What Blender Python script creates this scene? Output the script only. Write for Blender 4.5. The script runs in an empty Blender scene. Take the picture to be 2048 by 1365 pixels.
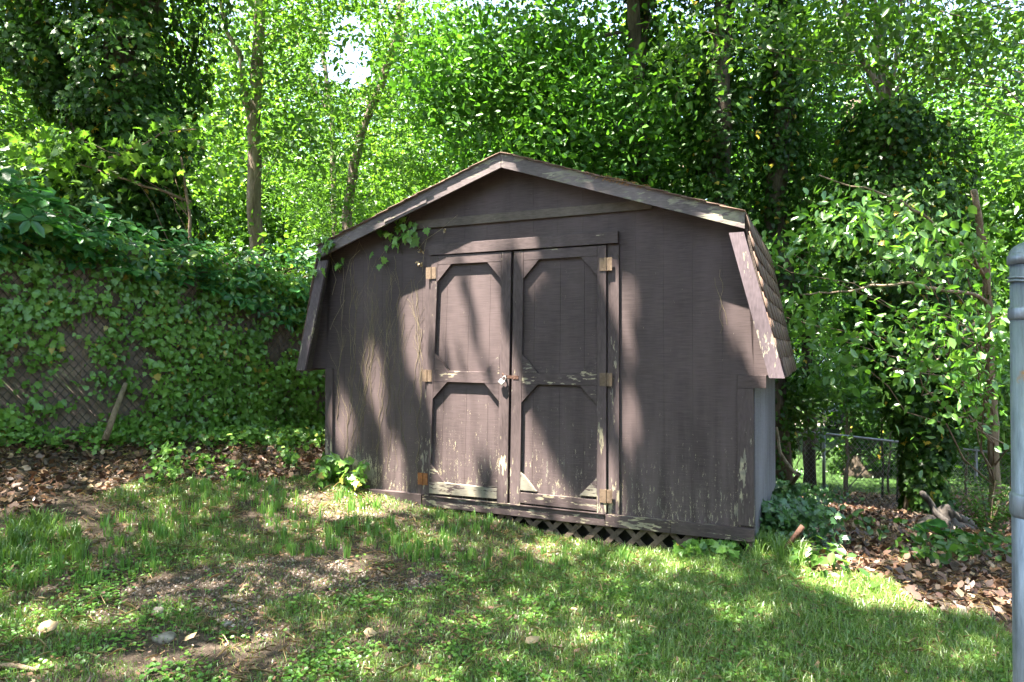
import bpy, math, random
import numpy as np
from mathutils import Vector, Matrix
random.seed(7); rng = np.random.default_rng(7)
SC = bpy.context.scene; COL = SC.collection
R = math.radians

# ------------------------------------------------------------------ camera
F, HY = 1365.0, 698.0
cd = bpy.data.cameras.new('camera'); cam = bpy.data.objects.new('camera', cd); COL.objects.link(cam)
cd.sensor_width = 36; cd.lens = 24.0; cd.clip_start = .05; cd.clip_end = 600
cam.location = (0, 0, 1.4); cam.rotation_euler = (R(90.65), 0, 0); SC.camera = cam

# ------------------------------------------------------------------ light
TH = R(24.7)
U = np.array([math.cos(TH), -math.sin(TH), 0]); D = np.array([math.sin(TH), math.cos(TH), 0])   # shed axes: along the front, into the depth
SUN = -0.80*U - 1.0*D + np.array([0, 0, 3.4]); SUN /= np.linalg.norm(SUN)                        # towards the sun
EXPOSURE = 3.62
w = bpy.data.worlds.new('World'); SC.world = w; w.use_nodes = True
nt = w.node_tree; bg = nt.nodes['Background']; sky = nt.nodes.new('ShaderNodeTexSky')
sky.sky_type = 'NISHITA'; sky.sun_disc = False
sky.sun_elevation = math.asin(SUN[2]); sky.sun_rotation = math.atan2(SUN[0], SUN[1])
sky.air_density = 1.0; sky.dust_density = 1.6; sky.ozone_density = 1.0
nt.links.new(sky.outputs[0], bg.inputs[0]); bg.inputs[1].default_value = 0.083
sl = bpy.data.lights.new('sun', 'SUN'); sl.energy = 5.0; sl.angle = R(.53); sl.color = (1, .955, .91)
so = bpy.data.objects.new('sun', sl); COL.objects.link(so)
so.rotation_euler = Vector(SUN).to_track_quat('Z', 'Y').to_euler(); so.location = (0, 0, 30)
vs = SC.view_settings; vs.view_transform = 'Standard'; vs.look = 'None'; vs.exposure = EXPOSURE; vs.gamma = 1
vs.use_white_balance = True; vs.white_balance_temperature = 7400; vs.white_balance_tint = 10
cy = SC.cycles; cy.use_denoising = True; cy.max_bounces = 7; cy.diffuse_bounces = 4; cy.glossy_bounces = 2
cy.transmission_bounces = 4; cy.transparent_max_bounces = 4; cy.sample_clamp_indirect = 6; cy.caustics_reflective = False; cy.caustics_refractive = False
cy.use_adaptive_sampling = True; cy.adaptive_threshold = .02

# ------------------------------------------------------------------ helpers
def mark(o, label=None, cat=None, group=None, kind=None):
    for k, v in (('label', label), ('category', cat), ('group', group), ('kind', kind)):
        if v: o[k] = v
    return o
def empty(name, loc=(0, 0, 0), rz=0, **kw):
    o = bpy.data.objects.new(name, None); COL.objects.link(o); o.location = loc; o.rotation_euler.z = rz
    o.empty_display_size = .2
    return mark(o, **kw)
class MB:
    def __init__(s): s.v = []; s.f = []
    def add(s, vs_, fs):
        b = len(s.v); s.v += [tuple(map(float, p)) for p in vs_]; s.f += [tuple(b+i for i in f) for f in fs]; return s
    def box(s, x0, x1, y0, y1, z0, z1):
        return s.add([(x0,y0,z0),(x1,y0,z0),(x1,y1,z0),(x0,y1,z0),(x0,y0,z1),(x1,y0,z1),(x1,y1,z1),(x0,y1,z1)],
                     [(3,2,1,0),(4,5,6,7),(0,1,5,4),(1,2,6,5),(2,3,7,6),(3,0,4,7)])
    def prism(s, poly, y0, y1):                      # poly: (x, z) counter-clockwise seen from -y
        n = len(poly)
        return s.add([(x, y0, z) for x, z in poly]+[(x, y1, z) for x, z in poly],
                     [tuple(range(n)), tuple(range(2*n-1, n-1, -1))]+[(i, n+i, n+(i+1) % n, (i+1) % n) for i in range(n)])
    def tube(s, pts, rad, n=8, cap=True, jit=0.):
        P = [Vector(p) for p in pts]; m = len(P); b = len(s.v)
        if not hasattr(rad, '__len__'): rad = [rad]*m
        up = Vector((0, 0, 1)); a = None
        for i in range(m):
            t = (P[min(i+1, m-1)]-P[max(i-1, 0)]).normalized()
            if a is None:
                a = t.cross(up) if abs(t.dot(up)) < .95 else t.cross(Vector((1, 0, 0)))
            a = (a-t*a.dot(t)).normalized(); c = t.cross(a)
            for k in range(n):
                an = 2*math.pi*k/n; r = rad[i]*(1+jit*(random.random()-.5))
                s.v.append(tuple(P[i]+(a*math.cos(an)+c*math.sin(an))*r))
        for i in range(m-1):
            for k in range(n):
                k2 = (k+1) % n; s.f.append((b+i*n+k, b+i*n+k2, b+(i+1)*n+k2, b+(i+1)*n+k))
        if cap: s.f.append(tuple(b+k for k in range(n-1, -1, -1))); s.f.append(tuple(b+(m-1)*n+k for k in range(n)))
        return s
    def build(s, name, m, parent=None, smooth=False, bevel=0, **kw):
        me = bpy.data.meshes.new(name); me.from_pydata(s.v, [], s.f); me.materials.append(m)
        if smooth: me.shade_smooth()
        o = bpy.data.objects.new(name, me); COL.objects.link(o); o.parent = parent
        if bevel:
            bm = o.modifiers.new('b', 'BEVEL'); bm.width = bevel; bm.segments = 2; bm.limit_method = 'ANGLE'
        return mark(o, **kw)
def npmesh(name, V, LT, LV, m, parent=None, rnd=None, **kw):
    """V (n,3) verts, LT loop totals, LV loop vertex indices"""
    me = bpy.data.meshes.new(name); V = np.ascontiguousarray(V, np.float32)
    me.vertices.add(len(V)); me.vertices.foreach_set('co', V.ravel())
    me.loops.add(len(LV)); me.loops.foreach_set('vertex_index', LV.astype(np.int32))
    LS = np.concatenate([[0], np.cumsum(LT)[:-1]]).astype(np.int32)
    me.polygons.add(len(LT)); me.polygons.foreach_set('loop_start', LS)
    if rnd is not None:
        a = me.attributes.new('rnd', 'FLOAT', 'FACE'); a.data.foreach_set('value', rnd.astype(np.float32))
    me.update(calc_edges=True); me.validate()
    me.materials.append(m)
    o = bpy.data.objects.new(name, me); COL.objects.link(o); o.parent = parent
    return mark(o, **kw)
def unit(a): return a/np.maximum(np.linalg.norm(a, axis=-1, keepdims=True), 1e-9)

# leaf templates: (verts (tip along +x), faces)
T_DIA = (np.array([(0,0,0),(.45,.3,.07),(1,0,-.08),(.45,-.3,.07)]), [(0,2,1),(0,3,2)])
T_OVAL = (np.array([(0,0,0),(.25,.24,.06),(.62,.27,.05),(1,0,-.12),(.62,-.27,.05),(.25,-.24,.06)]), [(0,3,2,1),(0,5,4,3)])
T_SLIM = (np.array([(0,0,0),(.3,.13,.05),(.65,.12,.03),(1,0,-.12),(.65,-.12,.03),(.3,-.13,.05)]), [(0,3,2,1),(0,5,4,3)])
T_IVY = (np.array([(.3,0,.0),(0,0,0),(-.12,.22,.03),(.1,.3,.05),(.14,.56,-.04),(.42,.3,.05),(.62,.34,.0),(.66,.14,.03),(1,0,-.08),
                   (.66,-.14,.03),(.62,-.34,.0),(.42,-.3,.05),(.14,-.56,-.04),(.1,-.3,.05),(-.12,-.22,.03)]),
         [(0,2,1),(0,4,3,2),(0,6,5,4),(0,8,7,6),(0,10,9,8),(0,12,11,10),(0,14,13,12),(0,1,14)])
T_MAPLE = (np.array([(.2,0,0),(0,0,0),(-.05,.3,.0),(.2,.22,.04),(.35,.6,-.05),(.5,.25,.04),(.75,.3,0),(1,0,-.1),
                     (.75,-.3,0),(.5,-.25,.04),(.35,-.6,-.05),(.2,-.22,.04),(-.05,-.3,0)]),
           [(0,2,1),(0,4,3,2),(0,6,5,4),(0,7,6),(0,8,7),(0,10,9,8),(0,12,11,10),(0,1,12)])
T_DRY = (np.array([(0,0,0),(.2,.25,.10),(.55,.34,.03),(.7,.18,.12),(1,.05,.16),(.75,-.22,.05),(.5,-.3,.14),(.2,-.2,.02)]), [(0,4,3,2,1),(0,7,6,5,4)])
a_ = [i*2*math.pi/7 for i in range(7)]
T_ROUND = (np.array([(0,0,-.05)]+[(.5*math.cos(t), .5*math.sin(t), .04) for t in a_]), [(0, i+1, (i+1) % 7+1) for i in range(7)])
def leaves(name, tpl, P, N, T, S, m, parent=None, rnd=None, wid=None, **kw):
    tv, tf = tpl; n = len(P); k = len(tv)
    N = unit(N); T = unit(T-(T*N).sum(1, keepdims=True)*N); B = np.cross(N, T)
    W = S*rng.uniform(.62, 1.2, n) if wid is None else S*wid
    V = P[:, None]+(tv[None, :, 0:1]*(S[:, None]*T)[:, None]+tv[None, :, 1:2]*(W[:, None]*B)[:, None]+tv[None, :, 2:3]*(S[:, None]*N)[:, None])
    flat = np.array([i for f in tf for i in f]); lt = np.array([len(f) for f in tf])
    LV = (np.arange(n)[:, None]*k+flat[None]).ravel(); LT = np.tile(lt, n)
    if rnd is None: rnd = rng.random(n)
    return npmesh(name, V.reshape(-1, 3), LT, LV, m, parent, np.repeat(rnd, len(tf)), **kw)
def rdir(n, zs=1.):
    v = rng.normal(size=(n, 3)); v[:, 2] *= zs; return unit(v)
def upn(n, k=1.2): return unit(rdir(n)+np.array([0, 0, k]))

# ------------------------------------------------------------------ terrain
CP = np.array([(0,0,0),(-3,1,.1),(3,1,0),(0,3,0),(-2.2,3,.07),(2.1,3,0),(0,-5,0),(-8,-5,.3),(8,-5,-.1),(-4.5,2.8,.35),
 (1.52,4.3,.10),(.70,4.68,.03),(-.09,5.04,.13),(-1.07,5.49,.23),(-1.55,5.71,.33),(-2.9,4.8,.34),(-2.2,4.0,.12),
 (-4.05,5.4,.63),(-2.3,7.4,.45),(-3.2,6.3,.55),(-5.2,4.1,.7),(-6,8,.7),(-2,10,.3),(0,12,0),(.6,7,.1),
 (4.07,6.5,-.27),(2.7,4.0,.02),(2.6,6.0,-.1),(5,5,-.1),(4,9,-.65),(4.8,10.5,-.95),(7.7,11,-1.3),(3.5,8,-.42),(2.2,8.5,-.3),
 (5,18,-1.9),(12,18,-1.9),(0,18,-1.1),(10,40,-1.8),(0,40,-1.3),(-15,40,0),(30,40,-1.8),(-10,20,.2),(10,8,-.9),(-60,60,0),(60,60,-2),
 (-60,-30,0),(60,-30,-1),(0,120,-1.5),(100,120,-2),(-100,120,0)], float)
def _phi(r2): return .5*r2*np.log(r2+1e-9)
def _fit():
    X = CP[:, :2]; n = len(X); r2 = ((X[:, None]-X[None])**2).sum(-1)
    K = _phi(r2)+np.eye(n)*.02; P = np.c_[np.ones(n), X]
    A = np.block([[K, P], [P.T, np.zeros((3, 3))]]); return np.linalg.solve(A, np.r_[CP[:, 2], 0, 0, 0])
_W = _fit()
def G(X, Y):
    X = np.atleast_1d(np.asarray(X, float)); Y = np.atleast_1d(np.asarray(Y, float)); sh = X.shape; X = X.ravel(); Y = Y.ravel()
    out = np.zeros(len(X)); n = len(CP)
    for a in range(0, len(X), 100000):
        x = X[a:a+100000]; y = Y[a:a+100000]
        r2 = (x[:, None]-CP[None, :, 0])**2+(y[:, None]-CP[None, :, 1])**2
        out[a:a+100000] = _phi(r2)@_W[:n]+_W[n]+_W[n+1]*x+_W[n+2]*y
    out = np.clip(out, -2.6, 1.1)
    out += .012*np.sin(X*5.1+Y*2.3)*np.cos(Y*4.3-X*1.7)
    return out.reshape(sh)
def g1(x, y): return float(G(x, y)[0])
def at(px, py, Y): return np.array([(px-1024)/F*Y, Y, 1.4+(HY-py)/F*Y])
def on_ground(px, py):
    a, b = (px-1024)/F, (HY-py)/F; lo = 1.5; Ys = np.linspace(1.5, 40, 1500)
    h = 1.4+b*Ys-G(a*Ys, Ys); i = int(np.argmax(h < 0)) if (h < 0).any() else 1499
    return np.array([a*Ys[i], Ys[i], g1(a*Ys[i], Ys[i])])
C0 = np.array([1.5215, 4.3, 0.])
def on_wall(px, py, off=0.):
    a, b = (px-1024)/F, (HY-py)/F; t = (C0@D-off)/(a*D[0]+D[1]); return np.array([a*t, t, 1.4+b*t])
def shed_xy(p): q = np.asarray(p)-C0; return float(q@U), float(p[2])

# ------------------------------------------------------------------ where sun comes through the canopy (seen on the wall, ground, branch)
def sh2(P): P = np.atleast_2d(P); return P[:, :2]-SUN[:2]*(P[:, 2:3]/SUN[2])
def ell(cx, cy_, rx, ry, k=14): return [(cx+rx*math.cos(t*2*math.pi/k), cy_+ry*math.sin(t*2*math.pi/k)) for t in range(k)]
wall_holes = [
 [(798,545),(880,500),(886,640),(880,700),(862,760),(842,800),(820,740),(806,680)],
 ell(748,752,18,64), ell(690,850,22,62), ell(790,938,18,50),
 [(885,545),(912,520),(926,600),(916,660),(897,705),(885,690)],
 [(958,590),(1008,560),(1010,700),(985,705),(962,665)],
 [(925,662),(945,664),(957,700),(957,750),(903,750),(908,700)],
 [(890,505),(935,450),(1003,440),(1008,545),(960,562),(885,560)],
 [(1010,450),(1090,440),(1090,600),(1055,605),(1050,580),(1032,570),(1027,660),(1010,670)],
 ell(1228,580,14,55), ell(1262,605,17,55), ell(1257,828,17,82),
 [(1440,520),(1545,540),(1560,770),(1510,740),(1450,680)],
 [(880,825),(925,805),(947,860),(958,930),(952,995),(880,990)],
 [(957,812),(1000,785),(1050,700),(1056,1010),(1000,1010),(990,930),(962,870)],
 [(1050,860),(1085,880),(1120,950),(1150,950),(1172,905),(1195,890),(1215,860),(1240,890),(1245,1055),(850,1022),(850,985),(1050,990)],
 [(700,470),(720,455),(1000,318),(1000,345),(730,490)],
 [(1100,325),(1240,370),(1235,400),(1095,350)], [(1360,395),(1490,425),(1490,455),(1360,425)],
 [(660,965),(830,985),(850,1010),(760,1010)],
]
ground_holes = [ell(690,1010,92,26), ell(850,1078,40,14), ell(1115,1100,62,20), ell(1300,1122,46,15), ell(1385,1150,80,14),
 [(1618,1090),(1720,1118),(1765,1165),(1860,1195),(1860,1232),(1740,1215),(1640,1185),(1600,1170)], ell(1960,1205,70,28), ell(1925,1312,70,24),
 ell(1185,1280,46,14), ell(470,1290,60,16), ell(715,1132,60,13), ell(560,1048,40,12), ell(1700,1015,70,14), ell(1790,1120,60,16),
 ell(1500,1230,60,12), ell(300,1340,60,14), ell(800,1010,40,12),ell(1850,1060,50,12), ell(60,1240,50,12), ell(240,975,40,9)]
branch_holes = [(ell(1930,680,110,120), 5.4), (ell(1870,640,130,110), 5.9), (ell(1720,640,90,60), 6.0)]
HOLES = [(sh2([on_wall(*p) for p in poly]), 1.) for poly in wall_holes]
HOLES += [(sh2([on_ground(*p) for p in poly]), 1. if i in (0, 5) else .8 if i in (2, 3, 6) else .62) for i, poly in enumerate(ground_holes)]
HOLES += [(sh2([at(p[0], p[1], y) for p in poly]), .8) for poly, y in branch_holes]
def inpoly(P, poly, grow=0.):
    c = poly.mean(0); rr_ = np.linalg.norm(poly-c, axis=1, keepdims=True); poly = c+(poly-c)*(1+grow/np.maximum(rr_, .05)); x, y = P[:, 0], P[:, 1]; r = np.zeros(len(P), bool); n = len(poly)
    for i in range(n):
        x1, y1 = poly[i]; x2, y2 = poly[(i+1) % n]
        if y1 == y2: continue
        c_ = ((y1 > y) != (y2 > y)) & (x < (x2-x1)*(y-y1)/(y2-y1)+x1); r ^= c_
    return r
def sunny(P, grow=.062):
    q = sh2(P); r = np.zeros(len(P), bool)
    for k_, (h, st) in enumerate(HOLES):
        g_ = grow+(.008 if k_ < len(wall_holes) else 0.)
        lo = h.min(0)-.3; hi = h.max(0)+.3; m_ = ((q > lo) & (q < hi)).all(1)
        if m_.any(): r[m_] |= inpoly(q[m_], h, g_) & (rng.random(int(m_.sum())) < st)
    return r

# ------------------------------------------------------------------ materials
def newmat(name):
    m = bpy.data.materials.new(name); m.use_nodes = True; t = m.node_tree; t.nodes.clear()
    o = t.nodes.new('ShaderNodeOutputMaterial'); return m, t, o
def nd(t, typ, inp=None, **kw):
    n = t.nodes.new('ShaderNode'+typ)
    for k, v in kw.items(): setattr(n, k, v)
    for k, v in (inp or {}).items():
        if isinstance(v, bpy.types.NodeSocket): t.links.new(v, n.inputs[k])
        else: n.inputs[k].default_value = v
    return n
def ramp(t, fac, stops, mode='LINEAR'):
    n = t.nodes.new('ShaderNodeValToRGB'); t.links.new(fac, n.inputs[0]); n.color_ramp.interpolation = mode
    e = n.color_ramp.elements
    while len(e) < len(stops): e.new(.5)
    for i, (p, c) in enumerate(stops): e[i].position = p; e[i].color = (*c, 1) if len(c) == 3 else c
    return n.outputs[0]
def math_(t, op, a, b=0., c=0., clamp=False):
    n = t.nodes.new('ShaderNodeMath'); n.operation = op; n.use_clamp = clamp
    for i, v in enumerate((a, b, c)):
        if isinstance(v, bpy.types.NodeSocket): t.links.new(v, n.inputs[i])
        else: n.inputs[i].default_value = v
    return n.outputs[0]
def mixc(t, f, a, b, mode='MIX'):
    n = t.nodes.new('ShaderNodeMix'); n.data_type = 'RGBA'; n.blend_type = mode
    for i, v in ((0, f), (6, a), (7, b)):
        if isinstance(v, bpy.types.NodeSocket): t.links.new(v, n.inputs[i])
        else: n.inputs[i].default_value = (*v, 1) if hasattr(v, '__len__') and len(v) == 3 else v
    return n.outputs[2]
def coords(t, scale=(1, 1, 1), kind='Object'):
    tc = nd(t, 'TexCoord'); mp = nd(t, 'Mapping', {0: tc.outputs[kind]}); mp.inputs['Scale'].default_value = scale; return mp.outputs[0]
def noise(t, vec, scale=5., detail=4., rough=.55):
    return nd(t, 'TexNoise', {'Vector': vec, 'Scale': scale, 'Detail': detail, 'Roughness': rough}).outputs[0]
def leafmat(name, stops, trans=.42, tcol=(1.3, 1.4, .6), gloss=.07, rough=.38, back=None):
    m, t, o = newmat(name); at_ = nd(t, 'Attribute', attribute_name='rnd')
    c = ramp(t, at_.outputs['Fac'], stops)
    tc = mixc(t, 1., c, tcol, 'MULTIPLY')
    d = nd(t, 'BsdfDiffuse', {0: c}); tr = nd(t, 'BsdfTranslucent', {0: tc})
    mx = nd(t, 'MixShader', {0: trans, 1: d.outputs[0], 2: tr.outputs[0]})
    gl = nd(t, 'BsdfGlossy', {0: (.9, .95, 1, 1), 'Roughness': rough})
    mx2 = nd(t, 'MixShader', {0: gloss, 1: mx.outputs[0], 2: gl.outputs[0]})
    t.links.new(mx2.outputs[0], o.inputs[0]); return m
def simple(name, col, rough=.8, bump=0., bscale=30., stretch=(1, 1, 1), var=.25, metal=0., col2=None):
    m, t, o = newmat(name); v = coords(t, stretch); n1 = noise(t, v, bscale, 6)
    n2 = noise(t, v, bscale*.15, 3); f = math_(t, 'MULTIPLY', math_(t, 'ADD', n1, n2), .5)
    c2 = col2 or tuple(x*(1-var*1.6) for x in col)
    c = ramp(t, f, [(.38, c2), (.62, tuple(min(1, x*(1+var)) for x in col))])
    b = nd(t, 'BsdfPrincipled', {'Base Color': c, 'Roughness': rough, 'Metallic': metal, 'Specular IOR Level': .35})
    if bump: t.links.new(nd(t, 'Bump', {'Height': n1, 'Strength': min(1, bump), 'Distance': .01*max(1, bump)}).outputs[0], b.inputs['Normal'])
    t.links.new(b.outputs[0], o.inputs[0]); return m
PAINT = (.066, .050, .052)
def paint(name, peel=.5, base=PAINT, grain='z', low=0., cream=(.42, .37, .26), wood=(.20, .19, .16), big=14., spot=None, weave=True):
    """old dark paint over weathered wood; flakes stretched along the grain; `low` adds flakes towards the foot of the wall"""
    m, t, o = newmat(name)
    st = {'z': (1, 1, .22), 'x': (.22, 1, 1)}[grain]
    v = coords(t, st); raw = coords(t)
    n = noise(t, v, big, 8, .62); nf = noise(t, v, big*5, 4, .6)
    f = math_(t, 'ADD', math_(t, 'MULTIPLY', n, .6), math_(t, 'MULTIPLY', nf, .4))
    if low:
        z = nd(t, 'SeparateXYZ', {0: raw}).outputs[2]
        lo = math_(t, 'MULTIPLY', math_(t, 'SUBTRACT', .9, z, clamp=True), low); f = math_(t, 'ADD', f, lo)
    if spot:
        for (sx, sz, rr, am) in spot:
            dd = nd(t, 'VectorMath', {0: raw, 1: (sx, 0, sz)}, operation='DISTANCE').outputs['Value']
            f = math_(t, 'ADD', f, math_(t, 'MULTIPLY', math_(t, 'SUBTRACT', 1, math_(t, 'DIVIDE', dd, rr), clamp=True), am))
    thr = .66-.2*peel
    mask = math_(t, 'MULTIPLY', math_(t, 'SUBTRACT', f, thr), 60., clamp=True)
    tone = noise(t, coords(t, (1.3, 1, .5)), 2.2, 5)
    fine = noise(t, coords(t, (1, 1, 22) if weave else st), 8. if weave else 90., 3)
    pc = ramp(t, math_(t, 'ADD', math_(t, 'MULTIPLY', tone, .6), math_(t, 'MULTIPLY', fine, .4)), [(.36, tuple(x*.62 for x in base)), (.64, tuple(x*1.42 for x in base))])
    if low:
        wx = math_(t, 'MULTIPLY', math_(t, 'SUBTRACT', 1.15, z, clamp=True), ramp(t, noise(t, coords(t, (9, 1, .7)), 1.6, 5, .6), [(.4, (0, 0, 0)), (.66, (.55, .55, .55))]))
        pc = mixc(t, wx, pc, tuple(x*1.9+.012 for x in base))
    under = mixc(t, ramp(t, noise(t, raw, 9., 3), [(.42, (0, 0, 0)), (.58, (1, 1, 1))]), cream, wood)
    under = mixc(t, math_(t, 'MULTIPLY', noise(t, v, 160., 2), .55), under, tuple(x*.45 for x in wood))
    c = mixc(t, mask, pc, under)
    b = nd(t, 'BsdfPrincipled', {'Base Color': c, 'Roughness': .72, 'Specular IOR Level': .25})
    h = math_(t, 'SUBTRACT', math_(t, 'MULTIPLY', fine, .5), math_(t, 'MULTIPLY', mask, 1.))
    t.links.new(nd(t, 'Bump', {'Height': h, 'Strength': .5, 'Distance': .0022}).outputs[0], b.inputs['Normal'])
    t.links.new(b.outputs[0], o.inputs[0]); return m

M = {}
M['wall'] = paint('wall_paint', .09, low=.115, big=62, spot=[(-3.06,.27,.17,.12),(-2.93,.20,.13,.13),(-.05,.17,.09,.3),(-.03,.7,.12,.08)])
M['wall_side'] = paint('side_paint', .03, base=(.115,.112,.135), low=.04, big=30)
M['trim_v'] = paint('trim_paint_upright', .26, grain='z', low=.13, weave=False)
M['trim_x'] = paint('trim_paint_level', .24, grain='x', weave=False)
M['trim_pale'] = paint('gable_trim_paint', .2, base=(.088,.072,.062), grain='x', weave=False)
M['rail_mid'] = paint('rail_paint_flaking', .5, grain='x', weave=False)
M['rail_low'] = paint('rail_paint_worn', 1.0, grain='x', weave=False, cream=(.28,.26,.21))
M['skirt'] = paint('skirt_paint', .6, grain='x', weave=False)
M['fascia'] = paint('fascia_paint', .62, base=(.115,.098,.102), grain='x', weave=False, cream=(.30,.30,.22), big=9)
M['fascia_low'] = paint('fascia_low_paint', .5, base=(.098,.078,.090), grain='z', weave=False, cream=(.36,.34,.26), big=15)
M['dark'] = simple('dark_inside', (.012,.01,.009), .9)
M['lattice'] = simple('lattice_wood', (.10,.075,.06), .85, .4, 40, (1,1,1))
M['hinge'] = simple('hinge_rust', (.115,.085,.06), .75, .3, 60, metal=.1, col2=(.10,.066,.045))
M['hinge_orange'] = simple('hinge_rust_orange', (.25,.10,.04), .8, .3, 60, col2=(.17,.065,.025))
M['rust'] = simple('rust', (.065,.032,.022), .85, .5, 80)
M['steel'] = simple('steel', (.75,.76,.78), .28, .1, 60, metal=.8, var=.1)
M['felt'] = simple('roof_felt', (.05,.04,.035), .9, .5, 60)
def shingle_mat():
    m, t, o = newmat('shingle'); v = coords(t); at_ = nd(t, 'Attribute', attribute_name='rnd')
    c = ramp(t, at_.outputs['Fac'], [(0, (.12,.07,.05)), (.5, (.16,.10,.07)), (1, (.10,.065,.05))])
    n = noise(t, v, 400., 3, .7); c = mixc(t, ramp(t, n, [(.4, (0,0,0)), (.62, (1,1,1))]), c, (.09,.06,.05))
    b = nd(t, 'BsdfPrincipled', {'Base Color': c, 'Roughness': .95})
    t.links.new(nd(t, 'Bump', {'Height': n, 'Strength': .6, 'Distance': .003}).outputs[0], b.inputs['Normal']); t.links.new(b.outputs[0], o.inputs[0]); return m
M['shingle'] = shingle_mat()
M['moss'] = simple('roof_straw', (.32,.16,.06), .9, .5, 60)
def bark(name, c1, c2, sc=14.):
    m, t, o = newmat(name); v = coords(t, (1, 1, .16)); n = noise(t, v, sc, 8, .7); n2 = noise(t, coords(t), 1.6, 3)
    f = math_(t, 'ADD', math_(t, 'MULTIPLY', n, .75), math_(t, 'MULTIPLY', n2, .25))
    c = ramp(t, f, [(.38, c1), (.6, c2)])
    b = nd(t, 'BsdfPrincipled', {'Base Color': c, 'Roughness': .9, 'Specular IOR Level': .2})
    t.links.new(nd(t, 'Bump', {'Height': n, 'Strength': 1., 'Distance': .03}).outputs[0], b.inputs['Normal']); t.links.new(b.outputs[0], o.inputs[0]); return m
M['bark'] = bark('bark_grey', (.07,.055,.045), (.26,.21,.17))
M['bark_dark'] = bark('bark_dark', (.03,.024,.02), (.10,.08,.06))
M['bark_tan'] = bark('bark_tan', (.12,.09,.06), (.30,.23,.17), 20)
M['twig'] = simple('twig', (.17,.12,.085), .85, .3, 60)
M['dead_wood'] = bark('dead_wood', (.025,.021,.02), (.15,.135,.125), 10)
M['tendril'] = simple('tendril', (.24,.20,.13), .9, 0)
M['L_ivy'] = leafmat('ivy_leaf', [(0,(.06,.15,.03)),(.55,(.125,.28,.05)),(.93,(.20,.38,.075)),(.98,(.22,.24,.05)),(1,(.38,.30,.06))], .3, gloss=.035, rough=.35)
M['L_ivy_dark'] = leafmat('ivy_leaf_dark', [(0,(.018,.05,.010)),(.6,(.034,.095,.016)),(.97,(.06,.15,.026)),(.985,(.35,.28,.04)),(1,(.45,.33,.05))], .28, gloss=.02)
M['L_ivy_blue'] = leafmat('ivy_leaf_blue', [(0,(.03,.08,.03)),(.7,(.06,.16,.05)),(1,(.10,.23,.06))], .3, gloss=.05)
M['L_creep'] = leafmat('creeper_leaf', [(0,(.022,.10,.03)),(.6,(.04,.16,.045)),(.95,(.07,.22,.05)),(1,(.25,.32,.06))], .4, gloss=.04)
M['L_mid'] = leafmat('broad_leaf', [(0,(.03,.085,.016)),(.5,(.058,.145,.025)),(1,(.10,.21,.04))], .5, gloss=.03)
M['L_bright'] = leafmat('bright_leaf', [(0,(.035,.10,.018)),(.5,(.07,.165,.03)),(1,(.13,.24,.055))], .55, gloss=.025)
M['L_elm'] = leafmat('elm_leaf', [(0,(.032,.105,.018)),(.5,(.062,.175,.028)),(.95,(.10,.24,.04)),(1,(.18,.31,.07))], .45, (1.2,1.4,.6), gloss=.025)
M['L_pale'] = leafmat('pale_leaf', [(0,(.055,.15,.02)),(.5,(.10,.22,.035)),(1,(.18,.31,.07))], .55, gloss=.05)
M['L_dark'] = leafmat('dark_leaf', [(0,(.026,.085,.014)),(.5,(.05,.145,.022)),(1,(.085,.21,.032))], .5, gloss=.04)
M['L_canopy'] = leafmat('canopy_leaf', [(0,(.08,.17,.03)),(1,(.13,.24,.05))], .5, gloss=.03)
M['L_dogwood'] = leafmat('dogwood_leaf', [(0,(.05,.16,.03)),(.5,(.10,.25,.045)),(1,(.18,.34,.08))], .45, gloss=.06, rough=.35)
M['L_dry'] = leafmat('dry_leaf', [(0,(.045,.022,.014)),(.3,(.10,.05,.03)),(.6,(.18,.095,.055)),(.85,(.28,.17,.10)),(1,(.42,.31,.20))], .12, (1.2,1,.7), gloss=.05, rough=.5)
M['L_tan'] = leafmat('tan_leaf', [(0,(.30,.20,.11)),(1,(.50,.38,.24))], .15, (1.1,1,.8), gloss=.03)
M['grass'] = leafmat('grass_blade', [(0,(.085,.175,.034)),(.5,(.125,.24,.048)),(.85,(.20,.31,.07)),(.93,(.27,.29,.09)),(1,(.42,.34,.17))], .35, gloss=.07)
M['grass_tall'] = leafmat('tall_grass_blade', [(0,(.08,.20,.045)),(.6,(.14,.31,.07)),(.9,(.22,.38,.10)),(1,(.36,.36,.16))], .35, gloss=.06)
M['clover'] = leafmat('clover_leaf', [(0,(.06,.17,.03)),(.6,(.09,.24,.04)),(1,(.16,.31,.05))], .35, gloss=.05)
M['straw'] = leafmat('straw', [(0,(.22,.15,.08)),(1,(.48,.38,.22))], .1, (1,1,.8), gloss=.03)

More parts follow.
